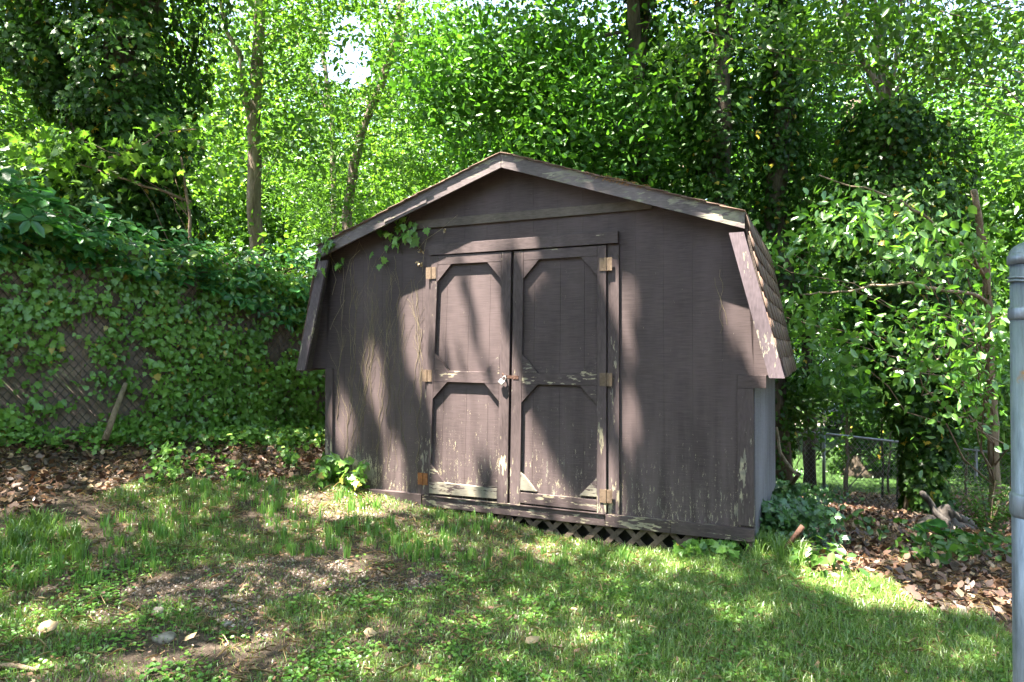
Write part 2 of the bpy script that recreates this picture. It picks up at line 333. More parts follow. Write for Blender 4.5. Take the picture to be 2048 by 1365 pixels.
# ------------------------------------------------------------------ ground
def ground_mat():
    m, t, o = newmat('soil'); v = coords(t)
    a = noise(t, v, 1.3, 5); b_ = noise(t, v, 22., 6, .65); c_ = noise(t, v, 120., 4, .7)
    col = ramp(t, b_, [(.3, (.026,.02,.016)), (.5, (.062,.048,.039)), (.68, (.11,.09,.073))])
    col = mixc(t, ramp(t, c_, [(.52, (0,0,0)), (.68, (.7,.7,.7))]), col, (.17,.13,.10))
    pos = nd(t, 'NewGeometry').outputs['Position']; y = nd(t, 'SeparateXYZ', {0: pos}).outputs[1]
    far = math_(t, 'MULTIPLY', math_(t, 'SUBTRACT', y, 14.5), .7, clamp=True)
    gr = ramp(t, noise(t, v, 6., 6), [(.35, (.012,.032,.008)), (.65, (.028,.065,.014))])
    col = mixc(t, math_(t, 'MULTIPLY', far, 1.), col, gr)
    b = nd(t, 'BsdfPrincipled', {'Base Color': col, 'Roughness': .95, 'Specular IOR Level': .15})
    h = math_(t, 'ADD', math_(t, 'MULTIPLY', b_, .7), math_(t, 'MULTIPLY', c_, .3))
    t.links.new(nd(t, 'Bump', {'Height': h, 'Strength': .9, 'Distance': .03}).outputs[0], b.inputs['Normal'])
    t.links.new(b.outputs[0], o.inputs[0]); return m
def axis(lo, hi, a, b, n1, n2):
    return np.unique(np.concatenate([np.linspace(lo, a, n2), np.linspace(a, b, n1), np.linspace(b, hi, n2)]))
gx = axis(-250, 250, -8, 10, 190, 30); gy = axis(-40, 400, 0, 16, 170, 40)
XX, YY = np.meshgrid(gx, gy); ZZ = G(XX, YY)
nx, ny = len(gx), len(gy)
ii = (np.arange(ny-1)[:, None]*nx+np.arange(nx-1)[None]).ravel()
q = np.stack([ii, ii+1, ii+1+nx, ii+nx], 1)
go = npmesh('ground', np.stack([XX, YY, ZZ], -1).reshape(-1, 3), np.full(len(q), 4), q.ravel(), ground_mat(), kind='structure')
go.data.shade_smooth()

# ------------------------------------------------------------------ the shed (local axes: x along the front, 0 at its near corner; y into the depth; z up from world 0.2)
Z0 = .2
shed = empty('garden_shed', (C0[0], C0[1], Z0), -TH, label='weathered dark brown gambrel roofed shed with peeling double doors', cat='shed')
DEP = 1.9
KZ, PZ, EZ = 2.2-Z0, 2.76-Z0, 1.235-Z0     # knee, peak, eave heights of the front sheet
XL, XR = -3.38, 0.
def top(x):                                  # underside of the roof over x
    c = (XL+XR)/2; k = (XR-XL)/2-.06; a = abs(x-c)
    if a <= k: return PZ-(PZ-KZ)*a/k
    return KZ-(KZ-EZ)*(a-k)/(.25)
def front_strip(x0, x1, z0=.07):
    xs = [x0]+[x for x in ((XL+XR)/2-1.63, (XL+XR)/2, (XL+XR)/2+1.63) if x0 < x < x1]+[x1]
    return [(x0, z0), (x1, z0)]+[(x, top(x)) for x in reversed(xs)]
mb = MB()
mb.prism([(XL, .07), (XR, .07), (XR, EZ), (XR+.19, EZ), (XR-.06, KZ), ((XL+XR)/2, PZ), (XL+.06, KZ), (XL-.19, EZ), (XL, EZ)], .0022, .02)
xs = np.arange(XR, XL, -.188).tolist()+[XL]
for a, b in zip(xs[1:], xs[:-1]): mb.prism(front_strip(a+.0006, b-.0006), 0.0, .0022)
mb.prism([(XR+.002, EZ), (XR+.186, EZ), (XR-.057, KZ-.01)], 0, .003); mb.prism([(XL-.186, EZ), (XL-.002, EZ), (XL+.057, KZ-.01)], 0, .003)
mb.build('front_wall', M['wall'], shed)
for x0, x1, lb in ((XR-.02, XR-.001, 'pale lilac grey boarded side wall'), (XL+.001, XL+.02, None)):
    mb = MB(); s = 1 if x0 > -1 else -1
    mb.box(x0, x1, .022, DEP, 0, EZ+.02)
    for y in np.arange(.025, DEP-.05, .2): 
        xo = (x1, x1+.006) if s > 0 else (x0-.006, x0); mb.box(xo[0], xo[1], y+.003, min(y+.197, DEP), 0, EZ+.01)
    mb.build('side_wall', M['wall_side'], shed, label=lb)
mb = MB(); mb.prism([(XL, .0), (XR, .0), (XR, EZ), (XR-.06, KZ), ((XL+XR)/2, PZ), (XL+.06, KZ), (XL, EZ)], DEP, DEP+.02); mb.build('back_wall', M['wall_side'], shed)
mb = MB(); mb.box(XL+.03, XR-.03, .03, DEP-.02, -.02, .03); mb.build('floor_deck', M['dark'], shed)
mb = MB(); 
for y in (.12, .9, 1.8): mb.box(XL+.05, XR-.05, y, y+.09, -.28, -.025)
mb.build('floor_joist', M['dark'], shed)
# roof: deck sheets, shingle courses
roof = MB(); cx = (XL+XR)/2; YF = -.135
prof = [(XR+.15, EZ-.01), (XR-.05, KZ+.02), (cx, PZ+.02), (XL+.05, KZ+.02), (XL-.16, EZ-.01)]
def off2(a, b, d):                            # offset of segment a->b outwards (left side normal up)
    vx, vz = b[0]-a[0], b[1]-a[1]; L = math.hypot(vx, vz); return (vz/L*d, -vx/L*d)
for i in range(4):
    a, b = prof[i], prof[i+1]; n_ = off2(a, b, .016); 
    if n_[1]*1 < 0 and i in (1, 2): n_ = (-n_[0], -n_[1])
    roof.prism([a, (a[0]+n_[0], a[1]+n_[1]), (b[0]+n_[0], b[1]+n_[1]), b], YF, DEP+.03)
ro = roof.build('roof', M['felt'], shed)
V, LT, LV, RN = [], [], [], []
def quadbox(p8, r):
    b = len(V); V.extend(p8)
    for f in ((0,1,2,3),(7,6,5,4),(0,4,5,1),(1,5,6,2),(2,6,7,3),(3,7,4,0)): LT.append(4); LV.extend([b+k for k in f]); RN.append(r)
for i in range(4):
    a, b = (prof[i], prof[i+1]) if i < 2 else (prof[i+1], prof[i])
    L = math.hypot(b[0]-a[0], b[1]-a[1]); t_ = np.array([(b[0]-a[0])/L, (b[1]-a[1])/L]); n_ = np.array([-t_[1], t_[0]])
    if i < 2: n_ = -n_
    if n_[1] < 0: n_ = -n_
    nc = int(round(L/.125)); e = L/nc
    for k in range(nc):
        y = YF-(.012 if i in (0, 3) else .04)+random.uniform(-.006, .006)
        while y < DEP+.02:
            wd = .3 if random.random() < .8 else .15; y2 = min(y+wd-.006, DEP+.04)
            lo = k*e-.012+random.uniform(-.004, .004); hi = (k+1)*e+.02; lift = random.uniform(0, .004)
            A = np.array(a)+t_*lo+n_*(.022+lift); B = np.array(a)+t_*min(hi, L+.005)+n_*.017; th_ = n_*.007
            quadbox([(A[0],y,A[1]),(A[0],y2,A[1]),(B[0],y2,B[1]),(B[0],y,B[1]),(A[0]+th_[0],y,A[1]+th_[1]),(A[0]+th_[0],y2,A[1]+th_[1]),(B[0]+th_[0],y2,B[1]+th_[1]),(B[0]+th_[0],y,B[1]+th_[1])], random.random())
            y += wd
npmesh('shingles', np.array(V), np.array(LT), np.array(LV), M['shingle'], ro, np.array(RN))
# fascia boards
def slanted(p, q, wdt, y0, y1, name, m, sub=None, jag=0):
    vx, vz = q[0]-p[0], q[1]-p[1]; 
    return MB().prism([p, (p[0]+wdt[0], p[1]+wdt[1]), (q[0]+wdt[0], q[1]+wdt[1]), q][::sub or 1], y0, y1).build(name, m, shed)
pk = PZ+.042; kn = KZ+.042
slanted((cx+.002, pk-.105), (XR-.035, kn-.105), (0, .105), YF-.02, YF, 'fascia_board', M['fascia'], -1)
slanted((XL+.035, kn-.105), (cx-.002, pk-.105), (0, .105), YF-.02, YF, 'fascia_board', M['fascia'], -1)
slanted((cx-1.0, pk-.105-.62*.5-.008), (cx-.62, pk-.105-.62*.315), (0, .02), YF-.026, YF-.0205, 'fascia_patch', M['fascia'], -1)
slanted((XR+.19, EZ-.012), (XR-.04, kn-.125), (-.088, 0), YF-.02, YF, 'fascia_board', M['fascia_low'])
slanted((XL-.19, EZ-.012), (XL+.04, kn-.125), (.088, 0), YF-.02, YF, 'fascia_board', M['fascia_low'], -1)
# trims
def board(name, m, x0, x1, z0, z1, y0, y1=0., parent=shed, label=None):
    w = (random.random()-.5)*.003
    o = MB().prism([(x0, z0), (x1, z0+w), (x1+w, z1), (x0+w, z1)], y0, y1-.0005).build(name, m, parent, bevel=.0015); mark(o, label); return o
h0 = -Z0
board('gable_trim', M['trim_pale'], -2.50, -.64, 2.335+h0, 2.40+h0, -.021)
board('header_board', M['trim_x'], -2.36, -.865, 2.118+h0, 2.20+h0, -.046)
MB().prism([(-2.475,.275+h0),(-2.423,.275+h0),(-2.338,2.115+h0),(-2.393,2.115+h0)], -.02, -.0005).build('door_trim', M['trim_v'], shed, bevel=.0015)
board('door_trim', M['trim_v'], -.944, -.865, .272+h0, 2.115+h0, -.021)
board('corner_trim', M['trim_v'], XL, XL+.075, .05, EZ, -.021)
board('corner_trim', M['trim_v'], XR-.095, XR, .088, EZ-.085, -.021)
board('corner_trim', M['trim_x'], XR-.095, XR+.075, EZ-.083, EZ+.0, -.0215)
for x0, x1, dz, mm in ((XL, -2.425, .008, 'trim_x'), (-2.42, -.962, 0, 'skirt'), (-.958, -.515, .003, 'skirt'), (-.512, 0.003, .006, 'skirt')):
    board('skirt_board', M[mm], x0, x1, .19+h0+dz*.5, .268+h0+dz, -.036-dz)
mb = MB(); mb.box(-2.4, -.96, -.046, -.02, .268+h0+.0015, .276+h0); mb.build('door_sill', M['skirt'], shed)
# lattice under the skirt
lat = MB(); LB = -.30
x = XL+.3
while x < XR+.2:
    for s_, y0 in ((1, -.012), (-1, -.004)):
        H = -.012-LB; x0_, x1_ = x, x+s_*H
        cl = lambda v: v
        if min(x0_, x1_) > XL+.1 and max(x0_, x1_) < XR-.005:
            p = [(x0_-.025, LB), (x0_+.025, LB), (x1_+.025, -.012), (x1_-.025, -.012)]
            lat.prism(p, y0, y0+.007)
    x += .15
lat.box(XL+.1, XR-.005, .012, .02, -.02, -.011)
lat.box(XR-.045, XR-.006, -.022, -.013, LB, -.012)
lat.build('lattice_skirt', M['lattice'], shed)
MB().box(XL+.1, XR-.02, .06, .07, -.34, -.02).build('foundation_back', M['dark'], shed)  # near-black sheet painted as the shade behind the lattice

# doors (each a slightly racked quadrilateral)
def make_door(c00, c10, c11, c01, side):
    d_ = mark(bpy.data.objects.new('door', None), 'hinged leaf with worn grey bottom rail' if side < 0 else 'hinged leaf with split corner braces'); COL.objects.link(d_); d_.parent = shed
    W = c10[0]-c00[0]; H = c01[1]-c00[1]
    def mp(u, v): # metres -> shed coords
        a, b = u/W, v/H
        x = (c00[0]*(1-a)+c10[0]*a)*(1-b)+(c01[0]*(1-a)+c11[0]*a)*b
        z = (c00[1]*(1-a)+c10[1]*a)*(1-b)+(c01[1]*(1-a)+c11[1]*a)*b
        return x, z-Z0
    def poly(name, pts, y0, y1, m, label=None, par=d_): o = MB().prism([mp(*p) for p in pts], y0, y1).build(name, m, par, bevel=.0012); return mark(o, label)
    sl_, sr = (.06, .082) if side < 0 else (.08, .065)
    # siding sheet with grooves
    mb = MB(); mb.prism([mp(.01, .02), mp(W-.01, .02), mp(W-.01, H-.01), mp(.01, H-.01)], -.0095, -.0045)
    gr = [.01, sl_+.085, sl_+.29, sl_+.475, W-.01]
    for a, b in zip(gr[:-1], gr[1:]): mb.prism([mp(a+.0008, .02), mp(b-.0008, .02), mp(b-.0008, H-.01), mp(a+.0008, H-.01)], -.012, -.0095)
    mb.build('panel', M['wall'], d_)
    FY = -.039
    poly('stile', [(0, 0), (sl_, 0), (sl_, H), (0, H)], FY, -.0125, M['trim_v']); poly('stile', [(W-sr, 0), (W, 0), (W, H), (W-sr, H)], FY, -.0125, M['trim_v'])
    a, b = sl_+.0015, W-sr-.0015; hb, hm0, hm1, ht = .095, .872, .955, H-.068
    e = .004
    if side < 0: poly('rail', [(a, .015), (b, .03), (b, hb+.008), (a, hb+.012)], FY-.004, -.0125, M['rail_low'], 'bare grey bottom rail with split paint')
    else: poly('rail', [(a, .018), (b, .012), (b, hb-.008), (a, hb-.002)], FY, -.0125, M['rail_mid'])
    poly('rail', [(a, hm0), (b, hm0), (b, hm1), (a, hm1)], FY, -.0125, M['rail_mid'])
    poly('rail', [(a, ht), (b, ht), (b, H), (a, H)], FY, -.0125, M['trim_x'])
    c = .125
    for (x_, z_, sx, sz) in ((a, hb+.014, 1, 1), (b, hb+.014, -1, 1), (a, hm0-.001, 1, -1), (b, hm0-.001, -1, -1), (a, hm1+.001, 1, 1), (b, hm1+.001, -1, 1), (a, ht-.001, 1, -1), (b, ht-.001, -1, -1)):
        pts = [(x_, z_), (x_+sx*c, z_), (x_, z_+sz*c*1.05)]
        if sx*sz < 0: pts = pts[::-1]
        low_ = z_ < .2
        poly('corner_brace', pts, FY+.001, -.0125, M['rail_low'] if (low_ and side > 0) else M['rail_mid'] if (low_ or sz > 0) else M['trim_x'])  # upward braces: flakier paint also stands in for sunlit top edges
    # hinges
    for k, v in enumerate((.12, .915, H-.13)):
        m_ = M['hinge_orange'] if (side < 0 and k == 0) else M['hinge']
        u = 0 if side < 0 else W
        x, z = mp(u, v); hb_ = MB()
        hb_.box(x-.044, x-.003, FY-.005, FY-.0008, z-.045, z+.045); hb_.box(x+.003, x+.044, FY-.005, FY-.0008, z-.045, z+.045)
        hb_.tube([(x, FY-.005, z-.047), (x, FY-.005, z+.047)], .0055, 8)
        h_ = hb_.build('hinge', m_, d_)
        sc_ = MB()
        for sx in (-.03, .03):
            for sz in (-.03, 0, .03): sc_.tube([(x+sx, FY-.0065, z+sz), (x+sx, FY-.0048, z+sz)], .003, 6)
        # screw heads belong to the hinge mesh
        h_.data.materials.append(M['rust']); me = h_.data
    return d_
make_door((-2.418, .278), (-1.696, .272), (-1.664, 2.108), (-2.336, 2.112), -1)
make_door((-1.676, .272), (-.952, .276), (-.950, 2.108), (-1.642, 2.106), 1)
# hasp and padlock
hp = MB(); hx, hz = -1.705, 1.195+h0
hp.box(hx-.012, hx+.075, -.040, -.0345, hz-.011, hz+.011); hp.box(hx+.055, hx+.10, -.042, -.036, hz-.016, hz+.010); hp.tube([(hx+.0,-.034,hz-.008),(hx+.0,-.062,hz-.008),(hx+.0,-.062,hz+.008),(hx+.0,-.034,hz+.008)], .004, 6)
hp.tube([(hx-.03,-.036,hz+.025),(hx-.02,-.048,hz+.02),(hx-.005,-.05,hz+.004)], .004, 6)
hp.build('hasp', M['rust'], shed)
wp = lambda x, y, z: tuple(C0+U*x+D*y+np.array([0, 0, z+Z0]))
pl_loc = wp(hx, -.062, hz-.004)
pad = empty('padlock', pl_loc, -TH, label='small silver padlock hanging on the rusty door hasp', cat='padlock')
pb = MB(); pb.box(-.021, .021, -.009, .009, -.058, -.024); b_ = pb.build('lock_body', M['steel'], pad, bevel=.004)
pb = MB(); pb.tube([(-.013, 0, -.026), (-.013, 0, -.004)]+[(-.013*math.cos(t), 0, -.004+.013*math.sin(t)) for t in np.linspace(.3, 2.84, 6)]+[(.013, 0, -.004), (.013, 0, -.026)], .0032, 8)
pb.build('shackle', M['steel'], pad, smooth=True)
pad.rotation_euler = (0, R(38), -TH)
# straw stuck on the roof edge
V3 = []
mb = MB()
for i in range(60):
    x = -.82+random.uniform(-.22, .22)*random.random()**.3; z = (pk-(pk-kn)*abs(x-cx)/1.655); a = random.uniform(-1, 1)
    mb.tube([(x, YF-.02, z+.006), (x+.03*a, YF-.03, z+.018*random.random()), (x+.055*a, YF-.032, z-random.random()*.012)], .0016, 3)
mb.tube([(-.80,YF-.025,z+.0),(-.80,YF-.028,z-.03)], .003, 4)
st_ = mb.build('dry_pine_straw', M['moss'], None, label='tuft of orange pine straw caught on the shed roof edge', cat='pine straw')
st_.location = shed.location; st_.rotation_euler = shed.rotation_euler

# ------------------------------------------------------------------ foreground gate post
pz = 1.25; px_ = (2066-1024)/F*pz; gz = g1(px_, pz)
post = empty('gate_post', (px_, pz, gz), 0, label='galvanised steel gate post with a domed cap close to the camera', cat='post')
def galv():
    m, t, o = newmat('galvanised'); v = coords(t, (1, 1, .14)); n = noise(t, v, 90., 6, .7); n2 = noise(t, coords(t), 7., 5)
    c = ramp(t, n, [(.35, (.12,.155,.20)), (.65, (.24,.29,.36))])
    d_ = nd(t, 'VectorMath', {0: coords(t), 1: (-.012, -.03, 1.36)}, operation='DISTANCE').outputs['Value']
    rf = math_(t, 'ADD', n2, math_(t, 'MULTIPLY', math_(t, 'SUBTRACT', 1, math_(t, 'DIVIDE', d_, .16), clamp=True), .26))
    rm = math_(t, 'MULTIPLY', math_(t, 'SUBTRACT', rf, .69), 40, clamp=True); c = mixc(t, rm, c, (.30,.15,.07))
    b = nd(t, 'BsdfPrincipled', {'Base Color': c, 'Roughness': .45, 'Metallic': .55})
    t.links.new(nd(t, 'Bump', {'Height': n, 'Strength': .25, 'Distance': .002}).outputs[0], b.inputs['Normal']); t.links.new(b.outputs[0], o.inputs[0]); return m
M['galv'] = galv()
pr = .0345; ztop = 1.4+(HY-515)/F*pz-gz
MB().tube([(0, 0, -.1), (0, 0, ztop)], pr, 32).build('pole', M['galv'], post, smooth=True)
cap = [(0, 0, ztop-.012), (0, 0, ztop+.004), (0, 0, ztop+.006)]; cr = [pr+.004, pr+.004, pr+.0015]
for k in range(1, 8):
    a = k*math.pi/2/8; cap.append((0, 0, ztop+.006+.024*math.sin(a))); cr.append((pr+.0015)*math.cos(a))
MB().tube(cap, cr, 32).build('cap', M['galv'], post, smooth=True)
for yy, hh in ((627, .012), (1010, .022)):
    zc = 1.4+(HY-yy)/F*pz-gz
    MB().tube([(0, 0, zc-hh), (0, 0, zc-hh*.7), (0, 0, zc+hh*.7), (0, 0, zc+hh)], [pr+.001, pr+.0032, pr+.0032, pr+.001], 32).build('band', M['galv'], post, smooth=True)
zc = 1.4+(HY-568)/F*pz-gz
mb = MB()
for k in range(2):
    mb.tube([((pr+.003)*math.cos(a), (pr+.003)*math.sin(a), zc+.006*k+.006*math.sin(a*1.5)) for a in np.linspace(-3.5, 1.2, 20)], .0022, 6)
mb.tube([(-.01, -pr-.006, zc+.012), (.004, -pr-.012, zc), (-.006, -pr-.008, zc-.02), (.004, -pr-.007, zc-.036), (.016, -pr-.006, zc-.04)], .002, 6)
mb.build('tie_wire', M['galv'], post, smooth=True)
mb = MB()
for k in range(9):
    zc = 1.4+(HY-(870+k*82))/F*pz-gz
    if zc < .02: break
    mb = MB(); mb.tube([(.05, -pr+.004, zc+.02), (.0, -pr-.006, zc+.012), (-.008, -pr-.007, zc), (.0, -pr-.006, zc-.012), (.05, -pr+.004, zc-.02)], .0022, 6)
    mb.build('wire_loop', M['galv'], post, smooth=True)

# ------------------------------------------------------------------ fences
def fence_frame(A, B):
    A = np.array(A, float); B = np.array(B, float); L = np.linalg.norm(B-A); return A, (B-A)/L, L
FA, FD_, FL = fence_frame((-5.35, 3.92), (-.75, 9.17))
FN = np.array([FD_[1], -FD_[0]])              # towards the camera side
def fz(s): x = FA+FD_*s; return float(np.interp(s, [0, 2, 4.65, 7], [.66, .63, .42, .3]))
def ftop(s): return float(np.interp(s, [0, 2, 4.65, 7], [2.52, 2.45, 2.14, 1.95]))
pf = empty('privacy_fence', (FA[0], FA[1], 0), math.atan2(FD_[1], FD_[0]), label='tall chain link fence woven with brown slats under the ivy', cat='fence')
# local: x along fence, -y towards camera side
M['slat'] = simple('fence_slat', (.17,.125,.10), .6, .2, 12, (1,1,1), .3)
M['wire'] = simple('fence_wire', (.10,.10,.09), .5, 0, 30, metal=.5)
M['wire_light'] = simple('fence_wire_light', (.19,.195,.195), .4, 0, 30, metal=.6, var=.1)
def diag(mb, s0, dirn, width, y, th_, flat=True, H0=0., H1=2.6, rad=.0018, slope=1.25):
    """diagonal strip starting at s0 on the bottom going up with dirn, clipped to the fence outline"""
    pts = []
    for k in range(28):
        z = .2+k*.1; s = s0+dirn*(z-.2)/slope
        if 0 <= s <= FL and fz(s)-.02 < z < ftop(s)-.02: pts.append((s, z))
    if len(pts) < 2: return
    (a, b), (c, d_) = pts[0], pts[-1]
    if flat: mb.prism([(a-width/2, b), (a+width/2, b), (c+width/2, d_), (c-width/2, d_)], y, y+th_)
    else: mb.tube([(a, y, b), (c, y, d_)], rad, 4, cap=False)
mb = MB(); s = -2.5
while s < FL+2.5:
    diag(mb, s, -1, .0655+random.uniform(-.005, .003), .0045*(int(s/.066) % 2), .004)
    s += .066
mb.build('slats', M['slat'], pf)
mb = MB(); s = -2.5
while s < FL+2.5:
    diag(mb, s, -1, 0, -.006, 0, False, rad=.0024); diag(mb, s, 1, 0, -.007, 0, False, rad=.0024); s += .066
mb.build('wire_mesh', M['wire'], pf)
mb = MB(); mb.tube([(s, .02, ftop(s)) for s in np.linspace(0, FL, 8)], .021, 10); mb.build('top_rail', M['galv'], pf, smooth=True)
for s in (.6, 3.2, 5.8):
    MB().tube([(s, .03, fz(s)-.1), (s, .03, ftop(s)+.02)], .024, 12).build('fence_post', M['galv'], pf, smooth=True)
# low chain link fence behind the shed
RA, RB = np.array([3.2, 10.32]), np.array([9.5, 11.3])
RL = np.linalg.norm(RB-RA); RD = (RB-RA)/RL
rt = lambda s: float(np.interp(s, [0, 1.63, 4.6, 6.4], [.24, .09, -.27, -.42]))
rb = lambda s: g1(*(RA+RD*s))-.0
cf = empty('chain_link_fence', (RA[0], RA[1], 0), math.atan2(RD[1], RD[0]), label='low galvanised chain link fence beyond the shed', cat='fence')
mb = MB(); mb.tube([(s, 0, rt(s)) for s in np.linspace(0, RL, 12)], .02, 8); mb.build('top_rail', M['wire_light'], cf, smooth=True)
for s in (1.64, 4.3):
    MB().tube([(s, 0, rb(s)-.05), (s, 0, rt(s)+.03)], .025, 10).build('fence_post', M['wire_light'], cf, smooth=True)
mb = MB(); s = -1.2
while s < RL+1.2:
    for dr in (-1, 1):
        pts = [(s+dr*(z+1.6)*.9, z) for z in np.linspace(-1.6, .4, 60)]
        pts = [(a, z) for a, z in pts if 0 <= a <= RL and rb(a) < z < rt(a)+.025]
        if len(pts) > 1: mb.tube([(pts[0][0], -.02-.003*dr, pts[0][1]), (pts[-1][0], -.02-.003*dr, pts[-1][1])], .0024, 3, cap=False)
    s += .078
mb.build('wire_mesh', M['wire_light'], cf)

# ------------------------------------------------------------------ ivy etc. on the left fence
def fence_pt(s, z, out): 
    s = np.asarray(s); out = np.asarray(out); return np.stack([FA[0]+FD_[0]*s+FN[0]*out, FA[1]+FD_[1]*s+FN[1]*out, z+0*s], -1)
def vnoise(x, y, seed=0):
    r = np.random.default_rng(seed); v = 0
    for k in range(7):
        a = r.uniform(0, 6.28); f = r.uniform(.7, 3.2); v = v+np.sin((x*math.cos(a)+y*math.sin(a))*f*2+r.uniform(0, 6.28))
    return v/3.2
n = 32000
s = rng.uniform(.6, FL, n); zt = np.interp(s, [0, 2, 4.65, 7], [2.5, 2.43, 2.12, 1.9]); zb = np.interp(s, [0, 2, 4.65, 7], [.6, .57, .38, .25])
z = zb+(zt-zb+.05)*rng.random(n)
dn = 1.15*vnoise(s, z, 3)+.8*vnoise(s*3, z*3, 5)
# thin spots where the slats show
thin = np.exp(-(((s-2.60)/.30)**2+((z-1.85)/.34)**2))+.8*np.exp(-(((s-3.1)/.26)**2+((z-1.35)/.26)**2))+.6*np.exp(-(((s-2.1)/.3)**2+((z-2.25)/.2)**2))+.5*np.exp(-(((s-4.5)/.5)**2+((z-1.45)/.3)**2))
keep = (dn+.62-1.7*thin*(.7+.5*vnoise(s*6,z*6,8))+rng.normal(size=n)*.35) > 0
s, z = s[keep], z[keep]; n = len(s)
P = fence_pt(s, z, .015+rng.random(n)**1.5*.13)
Nn = np.array([FN[0], FN[1], .2])*1.2+.5*rng.normal(size=(n, 3)); T = np.array([0, 0, -1.])+.6*rng.normal(size=(n, 3))
leaves('fence_ivy', T_IVY, P, Nn, T, (.022+.05*rng.random(n)**1.3), M['L_ivy'], rnd=np.clip(.5+.22*vnoise(s*2.2, z*2.2, 15)+.3*(rng.random(n)-.35)+.5*(rng.random(n) > .975), 0, 1), label='small leaved green ivy climbing over the slatted fence', cat='ivy', kind='stuff')
# stems
mb = MB()
for k in range(60):
    s0 = random.uniform(1, 6.2); z0 = fz(s0)+random.uniform(0, 1.); pts = []; a = random.uniform(-.5, .5)
    for j in range(14):
        if z0 > ftop(s0): break
        p = fence_pt(s0, z0, .03+.03*random.random()); pts.append(tuple(p)); a += random.uniform(-.35, .35); s0 += .07*a; z0 += .09
    if len(pts) > 2: mb.tube(pts, .0028, 4, cap=False)
mb.build('ivy_stems', M['twig'], None, label='thin bare ivy stems on the slatted fence', cat='stems', kind='stuff')
# creeper over the fence top: broad leaves in fives and ovals
def creeper():
    Ps, Ns, Ts, Ss = [], [], [], []
    for k in range(620):
        s_ = random.uniform(.9, 6.3); 
        tz = ftop(s_)
        hang = .28+.3*math.exp(-((s_-4.6)/.7)**2); z_ = tz+random.uniform(-hang, .16+.18*math.exp(-((s_-2.0)/.7)**2)+.2*math.exp(-((s_-4.9)/.9)**2)); out = random.uniform(-.25, .28)*(1. if z_ > tz-.1 else .6)
        if z_ < tz-.02: out = abs(out)+.05
        c = fence_pt(s_, z_, out); nb = 5 if random.random() < .6 else 3
        nn = unit(np.array([FN[0]*.6, FN[1]*.6, .9])+.35*rng.normal(size=3)); a0 = random.uniform(0, 6.28)
        e1 = unit(np.cross(nn, [0.3, .1, 1.])); e2 = np.cross(nn, e1); sz = random.uniform(.07, .12)*(1.35 if s_ < 2.4 else 1.)
        for j in range(nb):
            a = a0+j*(6.283/nb if nb == 5 else 1.6); d__ = e1*math.cos(a)+e2*math.sin(a)+np.array([0, 0, -.35])
            Ps.append(c+d__*.012); Ns.append(nn+.1*rng.normal(size=3)); Ts.append(d__); Ss.append(sz*random.uniform(.8, 1.1))
    return map(np.array, (Ps, Ns, Ts, Ss))
P, Nn, T, S = creeper()
cp = empty('creeper_vine', (FA[0]+FD_[0]*3, FA[1]+FD_[1]*3, 0), 0, label='broad leaved creeper draped along the top of the slatted fence', cat='creeper')
cl_ = leaves('foliage', T_OVAL, P, Nn, T, S, M['L_creep'], cp); cl_.matrix_parent_inverse = Matrix.Translation((-cp.location).to_tuple())
mb = MB()
for k in range(30):
    s0 = random.uniform(.8, 5.8); pts = [tuple(fence_pt(s0+j*.12, ftop(s0)+.06*math.sin(j+k)+random.uniform(-.05, .05), .05*math.sin(j*1.3+k))) for j in range(8)]; mb.tube(pts, .0035, 4, cap=False)
o = mb.build('stems', M['twig'], cp); o.matrix_parent_inverse = Matrix.Translation((-cp.location).to_tuple())
# a cut branch leaning on the fence
def fence_Y(px): a = (px-1024)/F; s_ = (a*FA[1]-FA[0])/(FD_[0]-a*FD_[1]); return float(FA[1]+FD_[1]*s_)
p0 = at(212, 872, fence_Y(212)-.42); p1 = at(252, 768, fence_Y(252)-.2)
MB().tube([p0+np.array([0,0,-.03]), (p0*.6+p1*.4)+np.array([.006,0,.01]), p1], [.026, .023, .019], 10, jit=.15).build('cut_branch', M['bark_tan'], None, smooth=True, label='pale cut branch leaning against the ivy covered fence', cat='branch')

# ------------------------------------------------------------------ vines on the shed front
def wallp(x, z, out=-.004): return tuple(C0+U*x+D*out+np.array([0, 0, z]))
dv = MB(); tv_ = []
for k in range(26):
    x = -3.28+.85*(k/26)+random.uniform(-.03, .03); z = random.uniform(.42, .9); lean = random.uniform(-.03, .12); pts = []
    zend = random.uniform(1.5, 2.15)
    while z < zend and z < top(x)+Z0-.05:
        pts.append(wallp(x, z, -.0035)); x += random.uniform(-.018, .018)+lean*.05*(2.2-z); z += .05
        if random.random() < .25 and len(pts) > 2:
            sgn = random.choice((-1, 1)); xx, zz = x, z; br = [pts[-1]]
            for j in range(random.randint(2, 5)): xx += sgn*random.uniform(.01, .03); zz += random.uniform(.02, .05); br.append(wallp(xx, zz, -.0035))
            dv.tube(br, .0008, 3, cap=False)
    if len(pts) > 2: dv.tube(pts, [random.uniform(.0009, .0019)]*len(pts), 4, cap=False)
for x, z in ((-.2, 1.5), (-.16, 1.55)):
    pts = []
    for j in range(9): pts.append(wallp(x, z)); x += random.uniform(-.02, .02); z += .045
    dv.tube(pts, .0014, 3, cap=False)
dv.build('dead_vine', M['tendril'], None, label='dried climbing tendrils clinging to the shed wall beside the doors', cat='vine')
